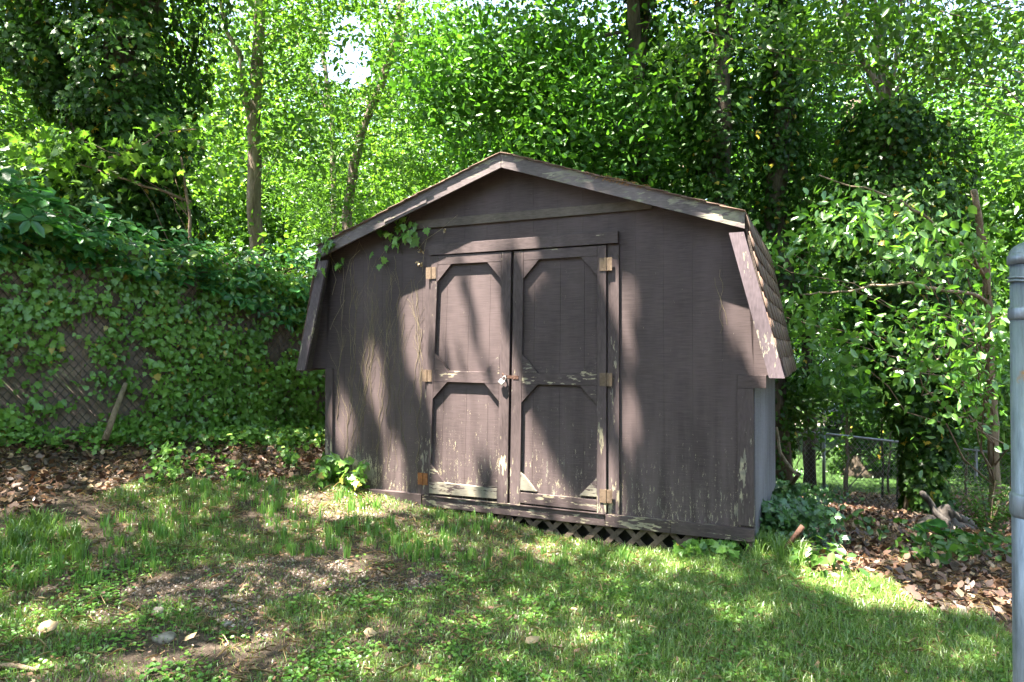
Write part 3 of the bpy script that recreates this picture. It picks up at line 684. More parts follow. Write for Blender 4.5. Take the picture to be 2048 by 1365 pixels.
# living ivy at the top corner of the shed
iv = empty('ivy_vine', wallp(-3.1, 2.2, -.05), 0, label='ivy with large heart shaped leaves hanging under the shed gable', cat='ivy')
sites = [((800,480,9),(825,470,8),(770,470,5),(815,445,5),(795,450,4)), ((757,518,2),(748,500,1)), ((680,530,4),(676,520,2)), ((650,490,4),(645,470,3),(640,510,3),(637,540,3),(660,480,3)), ((843,450,1),(795,452,1),(765,490,1))]
Ps, Ns, Ts, Ss = [], [], [], []
for grp in sites:
    for (x, y, c) in grp:
        for k in range(c):
            p = on_wall(x+random.uniform(-14, 14), y+random.uniform(-12, 12), .03+random.random()*.05)
            if x < 665: p = on_wall(x+random.uniform(-10, 10), y+random.uniform(-10, 10), .16+random.random()*.04)
            Ps.append(p); Ns.append(-D+np.array([0, 0, .3])+.35*rng.normal(size=3)); Ts.append(np.array([0, 0, -1.])+.3*rng.normal(size=3)); Ss.append(random.uniform(.05, .085))
PI_ = Matrix.Translation((-iv.location).to_tuple())
o = leaves('foliage', T_IVY, np.array(Ps), np.array(Ns), np.array(Ts), np.array(Ss), M['L_ivy'], iv); o.matrix_parent_inverse = PI_
mb = MB()
def wl(pts, off=.02, r=.0018): mb.tube([tuple(on_wall(x, y, off)) for x, y in pts], r, 4, cap=False)
wl([(820,430),(800,470),(770,500),(757,520)]); wl([(845,450),(857,465),(850,490),(846,520),(845,545)]); wl([(915,430),(880,460),(850,480),(835,500)]); wl([(660,500),(665,540),(672,560),(664,590)]); wl([(690,600),(668,640),(660,660)]); wl([(640,480),(665,520),(680,545)]); wl([(720,500),(700,520),(690,560),(684,640)])
wl([(675,480),(690,470),(700,480)], .17)
o = mb.build('stems', M['tendril'], iv); o.matrix_parent_inverse = PI_
# shrivelled leaves
for (x, y, sz, lb) in ((843, 502, .03, 'shrivelled pale leaf, upper of three beside the door'), (888, 463, .03, 'curled tan leaf hanging below the gable trim'), (838, 530, .034, 'shrivelled pale leaf, lower one over the upper door hinge')):
    k = 7; P = np.array([on_wall(x+random.uniform(-4, 4), y+random.uniform(-5, 5), .03+random.random()*.02) for _ in range(k)])
    leaves('dry_leaf', T_DRY, P, rdir(k), rdir(k), np.full(k, sz), M['L_tan'], label=lb, cat='leaf')

# ------------------------------------------------------------------ trees
def jitter_path(pts, k=5, amp=.05):
    P = [np.array(p, float) for p in pts]; out = []
    for a, b in zip(P[:-1], P[1:]):
        L = np.linalg.norm(b-a)
        for j in range(k): out.append(a+(b-a)*j/k+(rng.normal(size=3)*amp*L/k*(0 if (j == 0 and a is P[0]) else 1)))
    out.append(P[-1]); return out
def trunk_mesh(mb, pts, r0, r1, n=12, k=5, amp=.05, flare=0.):
    p = jitter_path(pts, k, amp); m = len(p); r = [r0+(r1-r0)*i/(m-1) for i in range(m)]
    if flare: r[0] *= 1+flare; r[1] *= 1+flare*.3
    mb.tube(p, r, n, jit=.12); return p
def crown_pts(boxes, ncl, per, spread=.45, flat=.35):
    """boxes: list of ellipsoids (cx,cy,cz,rx,ry,rz,weight). returns cluster centres and leaf points"""
    wts = np.array([b[6]*b[3]*b[4]*b[5] for b in boxes], float)**(1/1.4); wts /= wts.sum(); cs = []
    for b, w_ in zip(boxes, wts):
        k = max(3, int(ncl*w_)); d_ = rdir(k); r = rng.random(k)**.45
        cs.append(np.array(b[:3])+d_*r[:, None]*np.array(b[3:6]))
    C = np.concatenate(cs); n = len(C)*per
    idx = np.repeat(np.arange(len(C)), per)
    o = rng.normal(size=(n, 3))*spread; 
    tilt = rng.normal(size=(len(C), 2))*.35
    o[:, 2] = o[:, 2]*flat+o[:, 0]*tilt[idx, 0]+o[:, 1]*tilt[idx, 1]
    o[:, 2] -= .25*(o[:, 0]**2+o[:, 1]**2)/max(spread, .1)
    return C, C[idx]+o, idx
def tree(name, label, cat, base, path, r0, r1, boxes, ncl, per, size, mat_, tpl=T_DIA, barkm='bark', spread=.45, flat=.3, limbs=(), ntw=22, group=None, up=1.0, cull=None, flare=.35, droop=.3, segs=5):
    b = np.array([base[0], base[1], g1(base[0], base[1])-.05]) if len(base) == 2 else np.array(base)
    t = empty(name, tuple(b), 0, label=label, cat=cat, group=group); inv = Matrix.Translation((-t.location).to_tuple())
    mb = MB(); tp = trunk_mesh(mb, [b]+[np.array(p) for p in path], r0, r1, flare=flare, k=segs)
    for lb in limbs: trunk_mesh(mb, lb[0], lb[1], lb[2], n=8, amp=.10)
    C, P, idx = crown_pts(boxes, ncl, per, spread, flat) if boxes else (np.zeros((0, 3)), np.zeros((0, 3)), None)
    tpa = np.array(tp)
    for c in (C[rng.choice(len(C), min(ntw, len(C)), replace=False)] if len(C) else []):
        zt = c[2]-np.random.default_rng(int(abs(c[0])*1000)).uniform(.3, 1.6); j = int(np.argmin(abs(tpa[:, 2]-zt)+.2*np.linalg.norm(tpa[:, :2]-c[:2], axis=1)))
        a = tpa[j]; mid = (a+c)/2+np.array([0, 0, .15])+rng.normal(size=3)*.1
        rr = min(.011, max(.005, r1*.35)); mb.tube([tuple(x) for x in jitter_path([a, mid, c], 3, .12)], [rr*(1-.12*q_) for q_ in range(7)], 5, cap=False)
    o = mb.build('trunk', M[barkm], t, smooth=True); o.matrix_parent_inverse = inv
    if len(P):
        k = ~(sunny(P) & (P[:, 2] > 2.6) & (P[:, 1] < 9))
        if cull is not None: k &= ~cull(P)
        P = P[k]; n = len(P); idx = idx[k]; cn = upn(len(C), up)
        N_ = cn[idx]*1.1+.62*rng.normal(size=(n, 3)); T_ = rdir(n, .4)+.6*rdir(len(C), .3)[idx]+np.array([0, 0, -droop]); cr_ = rng.random(len(C))
        o = leaves('crown', tpl, P, N_, T_, (.45+.85*rng.random(n)**.8+.15*rng.random(n))*size, M[mat_], t, rnd=np.clip(.45*cr_[idx]+.55*rng.random(n), 0, 1)); o.matrix_parent_inverse = inv
    return t
def ivy_sleeve(t, path, rad, n, size, mat_='L_ivy_dark', lump=.35):
    """ivy leaves wrapped round a path"""
    pts = np.array(path, float); seg = rng.random(n)*(len(pts)-1); i = np.minimum(seg.astype(int), len(pts)-2); f = (seg-i)[:, None]
    c = pts[i]*(1-f)+pts[i+1]*f; rr = np.array(rad, float); r = rr[i]*(1-f[:, 0])+rr[i+1]*f[:, 0]
    a = rng.random(n)*6.283; lum = 1+lump*(np.sin(a*2+c[:, 2]*2.3)+.7*np.sin(a*3-c[:, 2]*4.1)+.5*np.sin(c[:, 2]*7+a))
    q_ = rng.random(n)**.35; d_ = np.stack([np.cos(a), np.sin(a), 0*a], -1)
    P = c+d_*(r*lum*q_)[:, None]; N_ = d_+np.array([0, 0, .45])+.5*rng.normal(size=(n, 3)); T_ = np.array([0, 0, -1.])+.6*rng.normal(size=(n, 3))
    k = ~(sunny(P) & (P[:, 2] > 2.6) & (P[:, 1] < 9))
    o = leaves('ivy', T_IVY if size > .07 else T_OVAL, P[k], N_[k], T_[k], rng.uniform(.7, 1.2, k.sum())*size, M[mat_], t)
    o.matrix_parent_inverse = Matrix.Translation((-t.location).to_tuple()); return o
def skygap(px, py, rx, ry, keep=.0):
    def f(P):
        x = 1024+P[:, 0]/P[:, 1]*F; y = HY-(P[:, 2]-1.4)/P[:, 1]*F
        return (((x-px)/rx)**2+((y-py)/ry)**2+.35*np.sin(x*.05)+.3*np.cos(y*.07) < 1) & (rng.random(len(P)) > keep)
    return f
A = lambda px, py, Y: tuple(at(px, py, Y))
gap = skygap(685, 110, 55, 75)

# T1: big ivy-clad twin trunk
b = (-4.95, 8.6)
t1 = tree('ivy_covered_oak', 'thick trunk wrapped in dark ivy above the slatted fence', 'tree', b, [(-4.9,8.6,2.5),(-4.85,8.6,5.),(-5.0,8.7,7.5),(-5.2,8.8,11)], .34, .18,
   [(-5.4,8.8,9.3,3.6,3.2,2.6,1)], 330, 55, .14, 'L_canopy', T_DIA, 'bark_dark', spread=.5, limbs=[([(-4.88,8.6,3.2),(-5.6,8.5,4.6),(-6.2,8.4,7)], .16, .08),([(-4.88,8.6,5),(-4.2,8.4,6.5),(-3.6,8.2,8.5)], .12, .05)])
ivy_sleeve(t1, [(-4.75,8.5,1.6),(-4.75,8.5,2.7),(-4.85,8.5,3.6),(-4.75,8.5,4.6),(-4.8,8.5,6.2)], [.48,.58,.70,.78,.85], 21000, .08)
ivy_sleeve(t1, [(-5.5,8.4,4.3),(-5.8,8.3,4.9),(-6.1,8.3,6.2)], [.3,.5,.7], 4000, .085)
# T1b: dark foliage at the frame edge
tree('hackberry', 'leafy tree with yellow flecked foliage at the left picture edge', 'tree', (-7.6, 9.0), [(-7.6,9,4),(-7.5,9,8)], .16, .08, [(-7.2,9,5.6,1.6,1.2,1.6,1),(-6.6,8.6,3.6,.9,.8,.9,1.),(-7.1,8.9,2.2,.9,.7,.6,.8)], 130, 60, .10, 'L_mid', T_OVAL, 'bark_dark', spread=.3)
# maple sapling in front of the ivy trunk
sp = (-4.0, 7.9)
tree('maple_sapling', 'young maple with lobed lime leaves crossing the ivy trunk', 'tree', (-3.75, 7.95), [(-3.72,7.9,2.0),(-3.7,7.85,2.9),(-3.8,7.8,3.6)], .03, .012,
   [(-4.35,7.6,3.55,.95,.5,.22,1.),(-5.1,7.5,3.6,.55,.4,.22,1.),(-3.75,7.7,3.9,.5,.4,.3,.5)], 50, 13, .095, 'L_bright', T_MAPLE, 'twig', spread=.2, flat=.18,
   limbs=[([(-3.72,7.9,3.1),(-4.3,7.75,3.3),(-5.0,7.55,3.5)], .018, .006),([A(215,315,7.7),A(270,295,7.6),A(330,262,7.6),A(390,258,7.6)], .012, .006)], ntw=4, flare=0)
# T2 straight trunk with a fork
t2 = tree('white_oak', 'straight grey trunk with a side limb, between ivy trunk and shed', 'tree', ((505-1024)/F*14, 14.), [A(506,420,14),A(505,260,14),A(512,150,14),A(515,20,14),A(520,-200,14)], .155, .10,
   [(-5.2,14,9.2,3.2,2.4,2.6,1),(-5.9,13.6,6.4,1.5,1.2,1.3,1),(-4.2,13.3,5.6,1.2,.9,1.0,.8),(-6.0,13.5,4.3,1.1,.8,.8,.6),(-4.6,13.2,3.2,.9,.7,.6,.45),(-6.4,13.8,2.8,1.,.8,.8,.5)], 330, 46, .12, 'L_bright', T_OVAL, 'bark', spread=.42, limbs=[([A(503,250,14),A(488,190,13.9),A(478,110,13.8),A(450,60,13.8),A(430,-40,13.7)], .075, .04)], cull=skygap(505,330,22,150,.25))
# T3 leaning trunk
tree('leaning_ash', 'slender grey tree leaning towards the shed peak', 'tree', ((688-1024)/F*16, 16.), [A(694,430,16),A(706,330,16),A(730,240,16),A(765,160,16),A(795,60,16),A(815,-120,16)], .13, .075,
   [(-3.2,16,8.6,2.6,2.2,2.0,1),(-2.6,15.4,6.3,1.5,1.2,1.2,1),(-4.0,15.2,4.6,1.2,.9,.8,.8),(-2.9,15,3.4,1.1,.9,.7,.8),(-1.6,15.6,8.2,1.6,1.4,1.5,1)], 320, 46, .12, 'L_bright', T_SLIM, 'bark', spread=.42, limbs=[([A(790,90,16),A(815,60,16),A(770,20,16),A(752,-20,16)], .05, .025)], cull=gap)
tree('slim_ash', 'slim forked tree showing beside the gap of open sky', 'tree', ((655-1024)/F*19, 19.), [A(668,420,19),A(664,240,19),A(650,150,19),A(640,60,19),A(636,-60,19)], .09, .05,
   [(-5.4,19,6.2,1.5,1.6,1.4,1),(-4.6,19,4.6,1.4,1.2,1.2,1),(-5.8,19,9.6,2.2,1.8,1.6,1)], 190, 46, .13, 'L_bright', T_SLIM, 'bark', spread=.45, limbs=[([A(664,240,19),A(640,200,19),A(608,140,19),A(590,60,19)], .05, .03)], cull=gap)
# bright wood behind, each its own tree
for i, (px, Y, h, r, lb, mt) in enumerate([
  (60,20,9,3.2,'sunlit tree far behind the ivy trunk, at the picture edge','L_bright'), (360,22,9,2.8,'pale sunlit tree seen between ivy trunk and grey oak','L_pale'),
  (560,24,9.5,3.2,'tall pale green tree behind the straight grey oak','L_bright'), (800,22,8.5,2.8,'sunlit tree rising behind the leaning ash','L_pale'),
  (960,19,10,3.2,'bright green tree rising directly behind the shed peak','L_bright'), (1160,23,11,3.6,'tall tree behind the shed roof slope','L_mid'),
  (1360,24,11,3.6,'dense green tree between the shaded ivy columns','L_mid'), (1900,21,10,3.6,'sunlit tree beyond the gate post','L_bright'), (1620,26,11,3.8,'tall dark tree above the neighbouring yard','L_mid'), (2120,16,9,3.2,'broad tree at the picture edge behind the gate post','L_mid')]):
    X = (px-1024)/F*Y; z0 = g1(X, Y)
    tree('background_tree', lb, 'tree', (X, Y), [(X+.2,Y,z0+h*.4),(X,Y,z0+h)], .2, .08,
      [(X,Y,z0+h*.8,r,r*.8,h*.3,1),(X-.5,Y-.6,z0+h*.42,r*.95,r*.7,h*.22,1),(X+.6,Y-.5,z0+h*.17,r*.9,r*.6,h*.14,.8)] if px < 1500 or px > 1850 else
      [(X,Y,z0+h*.8,r,r*.8,h*.28,1),(X-.5,Y-.6,z0+h*.52,r*.95,r*.7,h*.17,.8)], 520, 44, .19, mt, T_DIA, 'bark', spread=.6, ntw=14, group='trees in the wood behind the shed', cull=gap, segs=3)

n = 75000; a = rng.uniform(-.95, .95, n); Yw = rng.uniform(30, 40, n); X = a*Yw; Zw = g1(0, 35)+rng.uniform(0, 1, n)**.8*19
P = np.stack([X, Yw, Zw], -1); P = P[~gap(P) & ~((X > 8) & (Zw < 3.2))]; n = len(P)
leaves('far_woods', T_DIA, P, upn(n, .7), rdir(n), rng.uniform(.25, .5, n), M['L_bright'], label='distant sunlit woods filling in behind the trees', cat='woods', kind='stuff')
# centre tree: drooping branches above and behind the shed
tree('elm', 'elm with drooping leafy branches over the shed roof', 'tree', ((1290-1024)/F*9.6, 9.6), [A(1285,420,9.6),A(1275,200,9.6),A(1268,60,9.6),A(1262,-260,9.6)], .13, .08,
   [(.3,8.6,5.1,1.6,.9,.8,1.),(-.75,8.5,4.7,.9,.7,.6,.8),(.9,8.4,4.2,1.1,.8,.65,1.),(.15,8.3,3.7,.95,.6,.45,.9),(.9,8.6,3.1,1.2,.6,.4,.8),(1.2,9.8,7.6,2.2,1.4,1.2,.3),(-.2,9.4,5.3,1.4,.8,.8,.9),(.8,9.6,4.6,1.5,.8,.9,1.),(1.6,9.4,3.7,1.3,.6,.7,.8)], 560, 50, .085, 'L_elm', T_OVAL, 'bark_dark', spread=.26, flat=.55,
   limbs=[([A(1270,60,9.6),A(1100,90,9.0),A(1030,100,8.8),A(975,140,8.6)], .03, .008),([A(1130,70,9),A(1120,110,8.8),A(1130,180,8.7)], .02, .01),([A(1275,280,9.4),A(1200,290,9),A(1170,310,8.8),A(1120,345,8.6)], .018, .006),([A(1360,170,9.3),A(1350,200,9.2),A(1352,230,9.2)], .016, .008)], ntw=34)
# shaded ivy columns right of the peak
for (px, Y, r, lb, k, xx) in ((1278,9.9,.27,'ivy trunk rising straight behind the long roof slope', 6000, 0), (1442,8.8,.42,'widest ivy column behind the roof corner', 13000, 0), (1552,9.3,.30,'ivy column beside the tiled roof edge', 8000, .1)):
    X = (px-1024)/F*Y; z0 = g1(X, Y)
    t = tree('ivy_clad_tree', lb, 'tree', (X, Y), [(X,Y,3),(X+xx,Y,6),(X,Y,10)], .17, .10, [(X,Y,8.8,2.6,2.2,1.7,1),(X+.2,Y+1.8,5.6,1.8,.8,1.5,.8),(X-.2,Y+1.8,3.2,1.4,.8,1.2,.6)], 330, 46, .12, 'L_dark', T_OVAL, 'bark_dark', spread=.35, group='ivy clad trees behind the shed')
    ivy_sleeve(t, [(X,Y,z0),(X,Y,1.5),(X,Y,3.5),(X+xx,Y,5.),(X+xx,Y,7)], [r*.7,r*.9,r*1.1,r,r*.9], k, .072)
# big ivy-clad tree, forked at the top
X, Y = (1800-1024)/F*8.6, 8.6; z0 = g1(X, Y)
t = tree('forked_ivy_tree', 'forked tree with bare limbs above a heavy ivy covered trunk', 'tree', (X+.25, Y), [A(1850,800,8.6),A(1810,500,8.6),A(1780,330,8.6),A(1778,215,8.6)], .15, .085,
   [(5.6,8.6,7.4,2.8,2.2,1.6,1.),(4.1,8.8,5.3,1.1,.7,.7,.5),(6.1,8.6,4.8,.9,.7,.9,.7),(5.0,9.6,4.0,1.5,.8,1.5,.8)], 460, 44, .068, 'L_dark', T_OVAL, 'bark', spread=.35,
   limbs=[([A(1779,220,8.6),A(1755,160,8.6),A(1718,100,8.6),A(1700,50,8.6),A(1670,-60,8.6)], .05, .03),([A(1778,215,8.6),A(1768,120,8.7),A(1755,30,8.8),A(1750,-80,8.8)], .055, .035),([A(1780,200,8.6),A(1795,120,8.5),A(1803,60,8.5),A(1815,-60,8.5)], .028, .018)])
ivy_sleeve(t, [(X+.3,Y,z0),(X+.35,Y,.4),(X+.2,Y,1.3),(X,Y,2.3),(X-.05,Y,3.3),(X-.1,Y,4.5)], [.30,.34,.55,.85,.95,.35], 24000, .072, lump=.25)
# filler shade tree between: dark leaves over the yard
tree('holly', 'dark dense understory tree behind the tiled roof edge', 'tree', ((1620-1024)/F*10.8, 10.8), [A(1610,600,10.8),A(1600,300,10.8),A(1605,0,10.8)], .07, .04,
   [(4.9,10.6,4.6,1.1,.8,1.2,1),(4.3,10.4,2.6,.9,.6,.9,1.),(5.3,10.5,2.0,.9,.6,.55,.9),(4.9,10.4,1.0,1.0,.5,.28,.7),(5.2,12.2,.9,1.6,.5,.5,.9),(7.5,12.6,.5,1.5,.5,.7,.8),(4.3,11,6.2,1.2,.8,.9,.6)], 420, 44, .066, 'L_dark', T_OVAL, 'bark_dark', spread=.28, ntw=30)
# dogwood: bright broad leaves reaching over towards the fence
dx, dy = (1988-1024)/F*8.2, 8.2
dg = tree('dogwood', 'small dogwood with bright broad leaves beside the gate post', 'tree', (dx, dy), [A(1985,850,8.2),A(1980,700,8.0),A(1975,520,7.6),A(1950,380,7.2)], .065, .03,
   [(3.55,5.7,1.62,.42,.45,.30,1.),(4.0,6.2,2.35,.7,.5,.35,.55),(3.0,6.0,2.55,.55,.5,.30,1.),(2.7,6.2,1.75,.45,.5,.20,.8),(2.95,6.1,1.45,.28,.4,.36,.7),(2.3,5.9,2.35,.35,.4,.22,.5),(3.75,5.5,1.15,.25,.3,.26,.7),(4.7,7.2,1.2,.7,.5,.6,.35)], 170, 15, .080, 'L_dogwood', T_OVAL, 'bark_tan', spread=.15, flat=.55, droop=.9, up=.7,
   limbs=[([A(1980,680,8.0),A(1960,590,7.0),A(1870,575,6.3),A(1810,567,6.0),A(1700,580,6.0),A(1600,590,6.1)], .022, .007),([A(1975,560,7.7),A(1935,490,7.0),A(1800,400,6.4),A(1640,350,6.1)], .02, .006),([A(1960,640,7.3),A(1900,680,6.2),A(1860,740,5.7)], .014, .005)], ntw=26)
# upper right foliage: branch hanging into the frame
tree('beech', 'beech with big hanging leaves reaching in across the upper sky', 'tree', (8.4, 7.6), [(8.2,7.5,3),(7.6,7.3,6.5)], .2, .1,
   [(2.8,6.6,4.6,1.1,.6,.28,1.),(4.2,6.7,4.5,1.0,.6,.35,1.),(1.9,6.8,4.55,.7,.5,.22,.7)], 230, 17, .075, 'L_mid', T_OVAL, 'bark', spread=.2, flat=.5, droop=.8, up=.8,
   limbs=[([(8.0,7.4,4.5),(6,7.1,5.0),(4,6.8,5.1),(2,6.7,4.95)], .03, .008)], ntw=9)
# stems in the thicket by the low fence
for i, (px, y0, Y, rr) in enumerate(((1607,905,13.5,.035),(1690,960,14,.02),(1762,940,13,.018),(1775,940,14.5,.02),(1792,930,12.6,.014),(1843,930,12,.02))):
    X = (px-1024)/F*Y
    tree('thin_sapling', ['dark straight sapling behind the low fence, nearest the shed','thin sapling close beside the far broad trunk','slim stem right of the far broad trunk','grey stem in front of the pale far wall','slightly crooked stem left of the forked ivy tree','bare slim stem under the forked ivy tree'][i], 'sapling', (X, Y), [(X+.03,Y,.6),(X-.05,Y,2.6)], rr, rr*.5,
       [(X,Y,1.9,.8,.6,.45,1)], 16, 34, .08, 'L_dark', T_OVAL, 'bark_dark', spread=.28, ntw=5, group='saplings behind the low fence')
X = (1722-1024)/F*18
t = tree('far_oak', 'broad dark trunk standing in the yard past the low fence', 'tree', (X, 18), [(X,18,.0),(X-.1,18,3),(X-.2,18,8)], .30, .22, [(X,18,6.6,3.2,2.4,2.0,1),(X+.2,17.5,2.9,2.6,1.4,.9,.8),(X-1.2,17.2,1.3,1.2,.7,.6,.5)], 260, 40, .14, 'L_dark', T_DIA, 'bark_dark', spread=.5, flare=1.1)
ivy_sleeve(t, [(X,18,-1.9),(X,18,0),(X,18,3)], [.55,.42,.5], 7000, .11)
# unseen trees around the camera, leaves placed and omitted to shape the sun patches
def canopy(name, label, base, top_, x0, x1, y0, y1, h0_, h1_, n, size, extra=None, cut=.56):
    t = empty(name, (base[0], base[1], g1(*base)), 0, label=label, cat='tree'); inv = Matrix.Translation((-t.location).to_tuple())
    nc = n//25; a = rng.uniform(x0, x1, nc); b_ = rng.uniform(y0, y1, nc); h = rng.uniform(h0_, h1_, nc)
    C = np.stack([a+SUN[0]/SUN[2]*h, b_+SUN[1]/SUN[2]*h, h], -1)
    idx = np.repeat(np.arange(nc), 25); P = C[idx]+rng.normal(size=(nc*25, 3))*np.array([.4, .4, .2])
    if extra is not None:
        pl, ne = extra; lo, hi = pl.min(0), pl.max(0); q2 = rng.uniform(lo, hi, (ne, 2)); q2 = q2[inpoly(q2, pl, .1)]; hh = rng.uniform(h0_, h1_, len(q2))
        P = np.concatenate([P, np.stack([q2[:, 0]+SUN[0]/SUN[2]*hh, q2[:, 1]+SUN[1]/SUN[2]*hh, hh], -1)])
    P = P[~sunny(P, .058)]; P = P[P[:, 2] > h0_-1]
    # keep the picture free of it
    P = P[~((P[:, 1] > .5) & ((P[:, 2]-1.4)/np.maximum(P[:, 1], .1) < cut))]
    mb = MB(); tp = trunk_mesh(mb, [t.location, (base[0], base[1], 3), top_], .3, .12, flare=.3)
    for c in C[rng.choice(nc, 40)]:
        if sunny(c[None])[0] or (c[1] > .5 and (c[2]-1.4)/c[1] < .6): continue
        a_0 = np.array(top_)*.55+np.array([base[0], base[1], 3])*.45; mid = (a_0+c)/2+np.array([0, 0, .4])
        q3 = [a_0, mid, c]; s5 = np.array([a_0*(1-u_)+mid*u_ for u_ in np.linspace(0, 1, 8)]+[mid*(1-u_)+c*u_ for u_ in np.linspace(0, 1, 8)])
        if sunny(s5).any(): continue
        mb.tube([tuple(v) for v in q3], [.05, .035, .012], 6, cap=False)
    o = mb.build('trunk', M['bark'], t, smooth=True); o.matrix_parent_inverse = inv
    m_ = len(P); o = leaves('crown', T_DIA, P, upn(m_, 1.6), rdir(m_, .4), rng.uniform(.8, 1.2, m_)*size, M['L_canopy'], t); o.matrix_parent_inverse = inv
canopy('overhanging_oak', 'tall oak whose branches shade the shed front', (-5.5, 1.2), (-4, 2, 8), -6.5, 3.6, .6, 7.4, 7.5, 11, 70000, .095, (sh2([on_wall(*p) for p in ((655,950),(655,480),(1008,330),(1500,440),(1560,760),(1507,1075))]), 62000))
canopy('overhanging_maple', 'maple whose branches shade the lower lawn', (5.2, -1.5), (3.5, .5, 8), 1.0, 7.5, .6, 8.2, 7.5, 11.5, 38000, .095)
canopy('overhanging_hickory', 'hickory whose branches shade the slope behind the shed', (9.0, 4.2), (6.5, 8.5, 10.5), 1.5, 9.5, 9.0, 16., 9, 12, 60000, .12)  # added out of view to darken the slope behind the shed

for i, (x, y, h, r_) in enumerate(((-8,-7,8,3.2),(-2,-9,9,3.6),(4,-8,8,3.4),(10,-6,9,3.6),(-12,-1,9,3.2),(12,1,8,2.8))):  # unseen trees added to cut the open sky's light on the shed front
    tree('garden_tree', ['wide garden tree at the west end of the row behind the viewer','second garden tree in the row behind the viewer','garden tree almost straight behind the viewer','garden tree at the east end of the row behind the viewer','garden tree standing level with the viewer to the west','garden tree standing level with the viewer to the east'][i], 'tree', (x, y), [(x,y,3),(x+.2,y,h*.8)], .22, .1, [(x,y,h*.6,r_,r_*.8,h*.36,1),(x,y,h*.22,r_,r_*.6,h*.2,1)], 240, 40, .3, 'L_mid', T_DIA, spread=.6, ntw=10, group='garden trees behind the viewer', segs=3)

# ------------------------------------------------------------------ undergrowth
def scatter(n, polypx=None, xr=(-5, 6), yr=(2.5, 8)):
    X = rng.uniform(*xr, n); Y = rng.uniform(*yr, n)
    k = abs(X)/np.maximum(Y, .1) < .80; X, Y = X[k], Y[k]
    if polypx is not None:
        poly = np.array([on_ground(*p)[:2] for p in polypx]); k = inpoly(np.stack([X, Y], -1), poly); X, Y = X[k], Y[k]
    return X, Y
def in_shed(X, Y, pad=.03):
    q_ = np.stack([X-C0[0], Y-C0[1]], -1); lx = q_@U[:2]; ly = q_@D[:2]
    return (lx > XL-pad) & (lx < XR+pad) & (ly > -pad) & (ly < DEP+.2)
def pxy(X, Y):
    Z = G(X, Y); return 1024+X/Y*F, HY-(Z-1.4)/Y*F, Z
# zones as functions of the ground position, traced once from the boundary points
LB_px = [(-60,1010),(90,1045),(150,1010),(230,975),(330,962),(440,968),(560,960),(640,955),(640,870),(300,850),(-60,850)]
RB_px = [(1545,1080),(1600,1120),(1640,1150),(1740,1165),(1860,1215),(1960,1255),(2100,1290),(2300,1200),(2200,930),(1600,930),(1540,1000)]
litL = np.array([on_ground(*p)[:2] for p in LB_px]); litR = np.array([on_ground(*p)[:2] for p in RB_px])
def behind_fence(X, Y): return (X-FA[0])*FN[0]+(Y-FA[1])*FN[1] < 0
def zone_litter(X, Y):
    P = np.stack([X, Y], -1); w_ = .10*vnoise(X*3, Y*3, 9)[:, None]; P = P+w_
    return inpoly(P, litL) | inpoly(P, litR) | (Y > 6.6) | behind_fence(X, Y)
bare_px = [(230,1190),(330,1150),(520,1120),(720,1130),(900,1165),(800,1190),(560,1200),(600,1260),(500,1290),(380,1215)]
bare = np.array([on_ground(*p)[:2] for p in bare_px])
# leaf litter
X, Y = scatter(190000, None, (-6, 11.5), (3.0, 14.5)); k = zone_litter(X, Y) & ~in_shed(X, Y, -.02); X, Y = X[k], Y[k]
n = len(X); P = np.stack([X, Y, G(X, Y)+rng.random(n)**1.5*.035], -1)
leaves('leaf_litter', T_DRY, P, upn(n, 1.1), rdir(n, .3), rng.uniform(.022, .068, n), M['L_dry'], rnd=rng.random(n)**1.5, label='brown dead leaves covering the bank and slope', cat='leaf litter', kind='stuff')
X, Y = scatter(14000, None, (-4, 4), (2.6, 6.6)); k = ~zone_litter(X, Y) & ~in_shed(X, Y); X, Y = X[k], Y[k]; n = len(X)
leaves('lawn_debris', T_DRY, np.stack([X, Y, G(X, Y)+.01+.015*rng.random(n)], -1), upn(n, 2.), rdir(n, .3), (.008+.026*rng.random(n)**2), M['L_dry'], rnd=.25+.6*rng.random(n), label='small dead leaf scraps lying in the lawn', cat='leaf scraps', kind='stuff')
# gravel
X, Y = scatter(100000, None, (-4, 3), (2.6, 5.4)); P2 = np.stack([X, Y], -1)
k = inpoly(P2+.1*vnoise(X*4, Y*4, 2)[:, None], bare) | ((vnoise(X*1.6, Y*1.6, 4) > .35) & (rng.random(len(X)) < .35) & (X < 1.2)); X, Y = X[k], Y[k]; n = len(X)
T_PEB = (np.array([(-.5,-.35,0),(.45,-.4,0),(.5,.4,0),(-.4,.45,0),(-.28,-.2,.42),(.25,-.22,.4),(.28,.2,.36),(-.2,.25,.45)]), [(4,5,6,7),(0,1,5,4),(1,2,6,5),(2,3,7,6),(3,0,4,7)])
M['pebble'] = leafmat('pebble', [(0,(.05,.038,.03)),(.5,(.11,.075,.055)),(.85,(.17,.13,.11)),(1,(.30,.27,.24))], .0, gloss=.04)
leaves('gravel', T_PEB, np.stack([X, Y, G(X, Y)], -1), upn(n, 5), rdir(n, .1), (.005+.017*rng.random(n)**2.5), M['pebble'], label='small grey and reddish gravel in the bare soil', cat='gravel', kind='stuff')
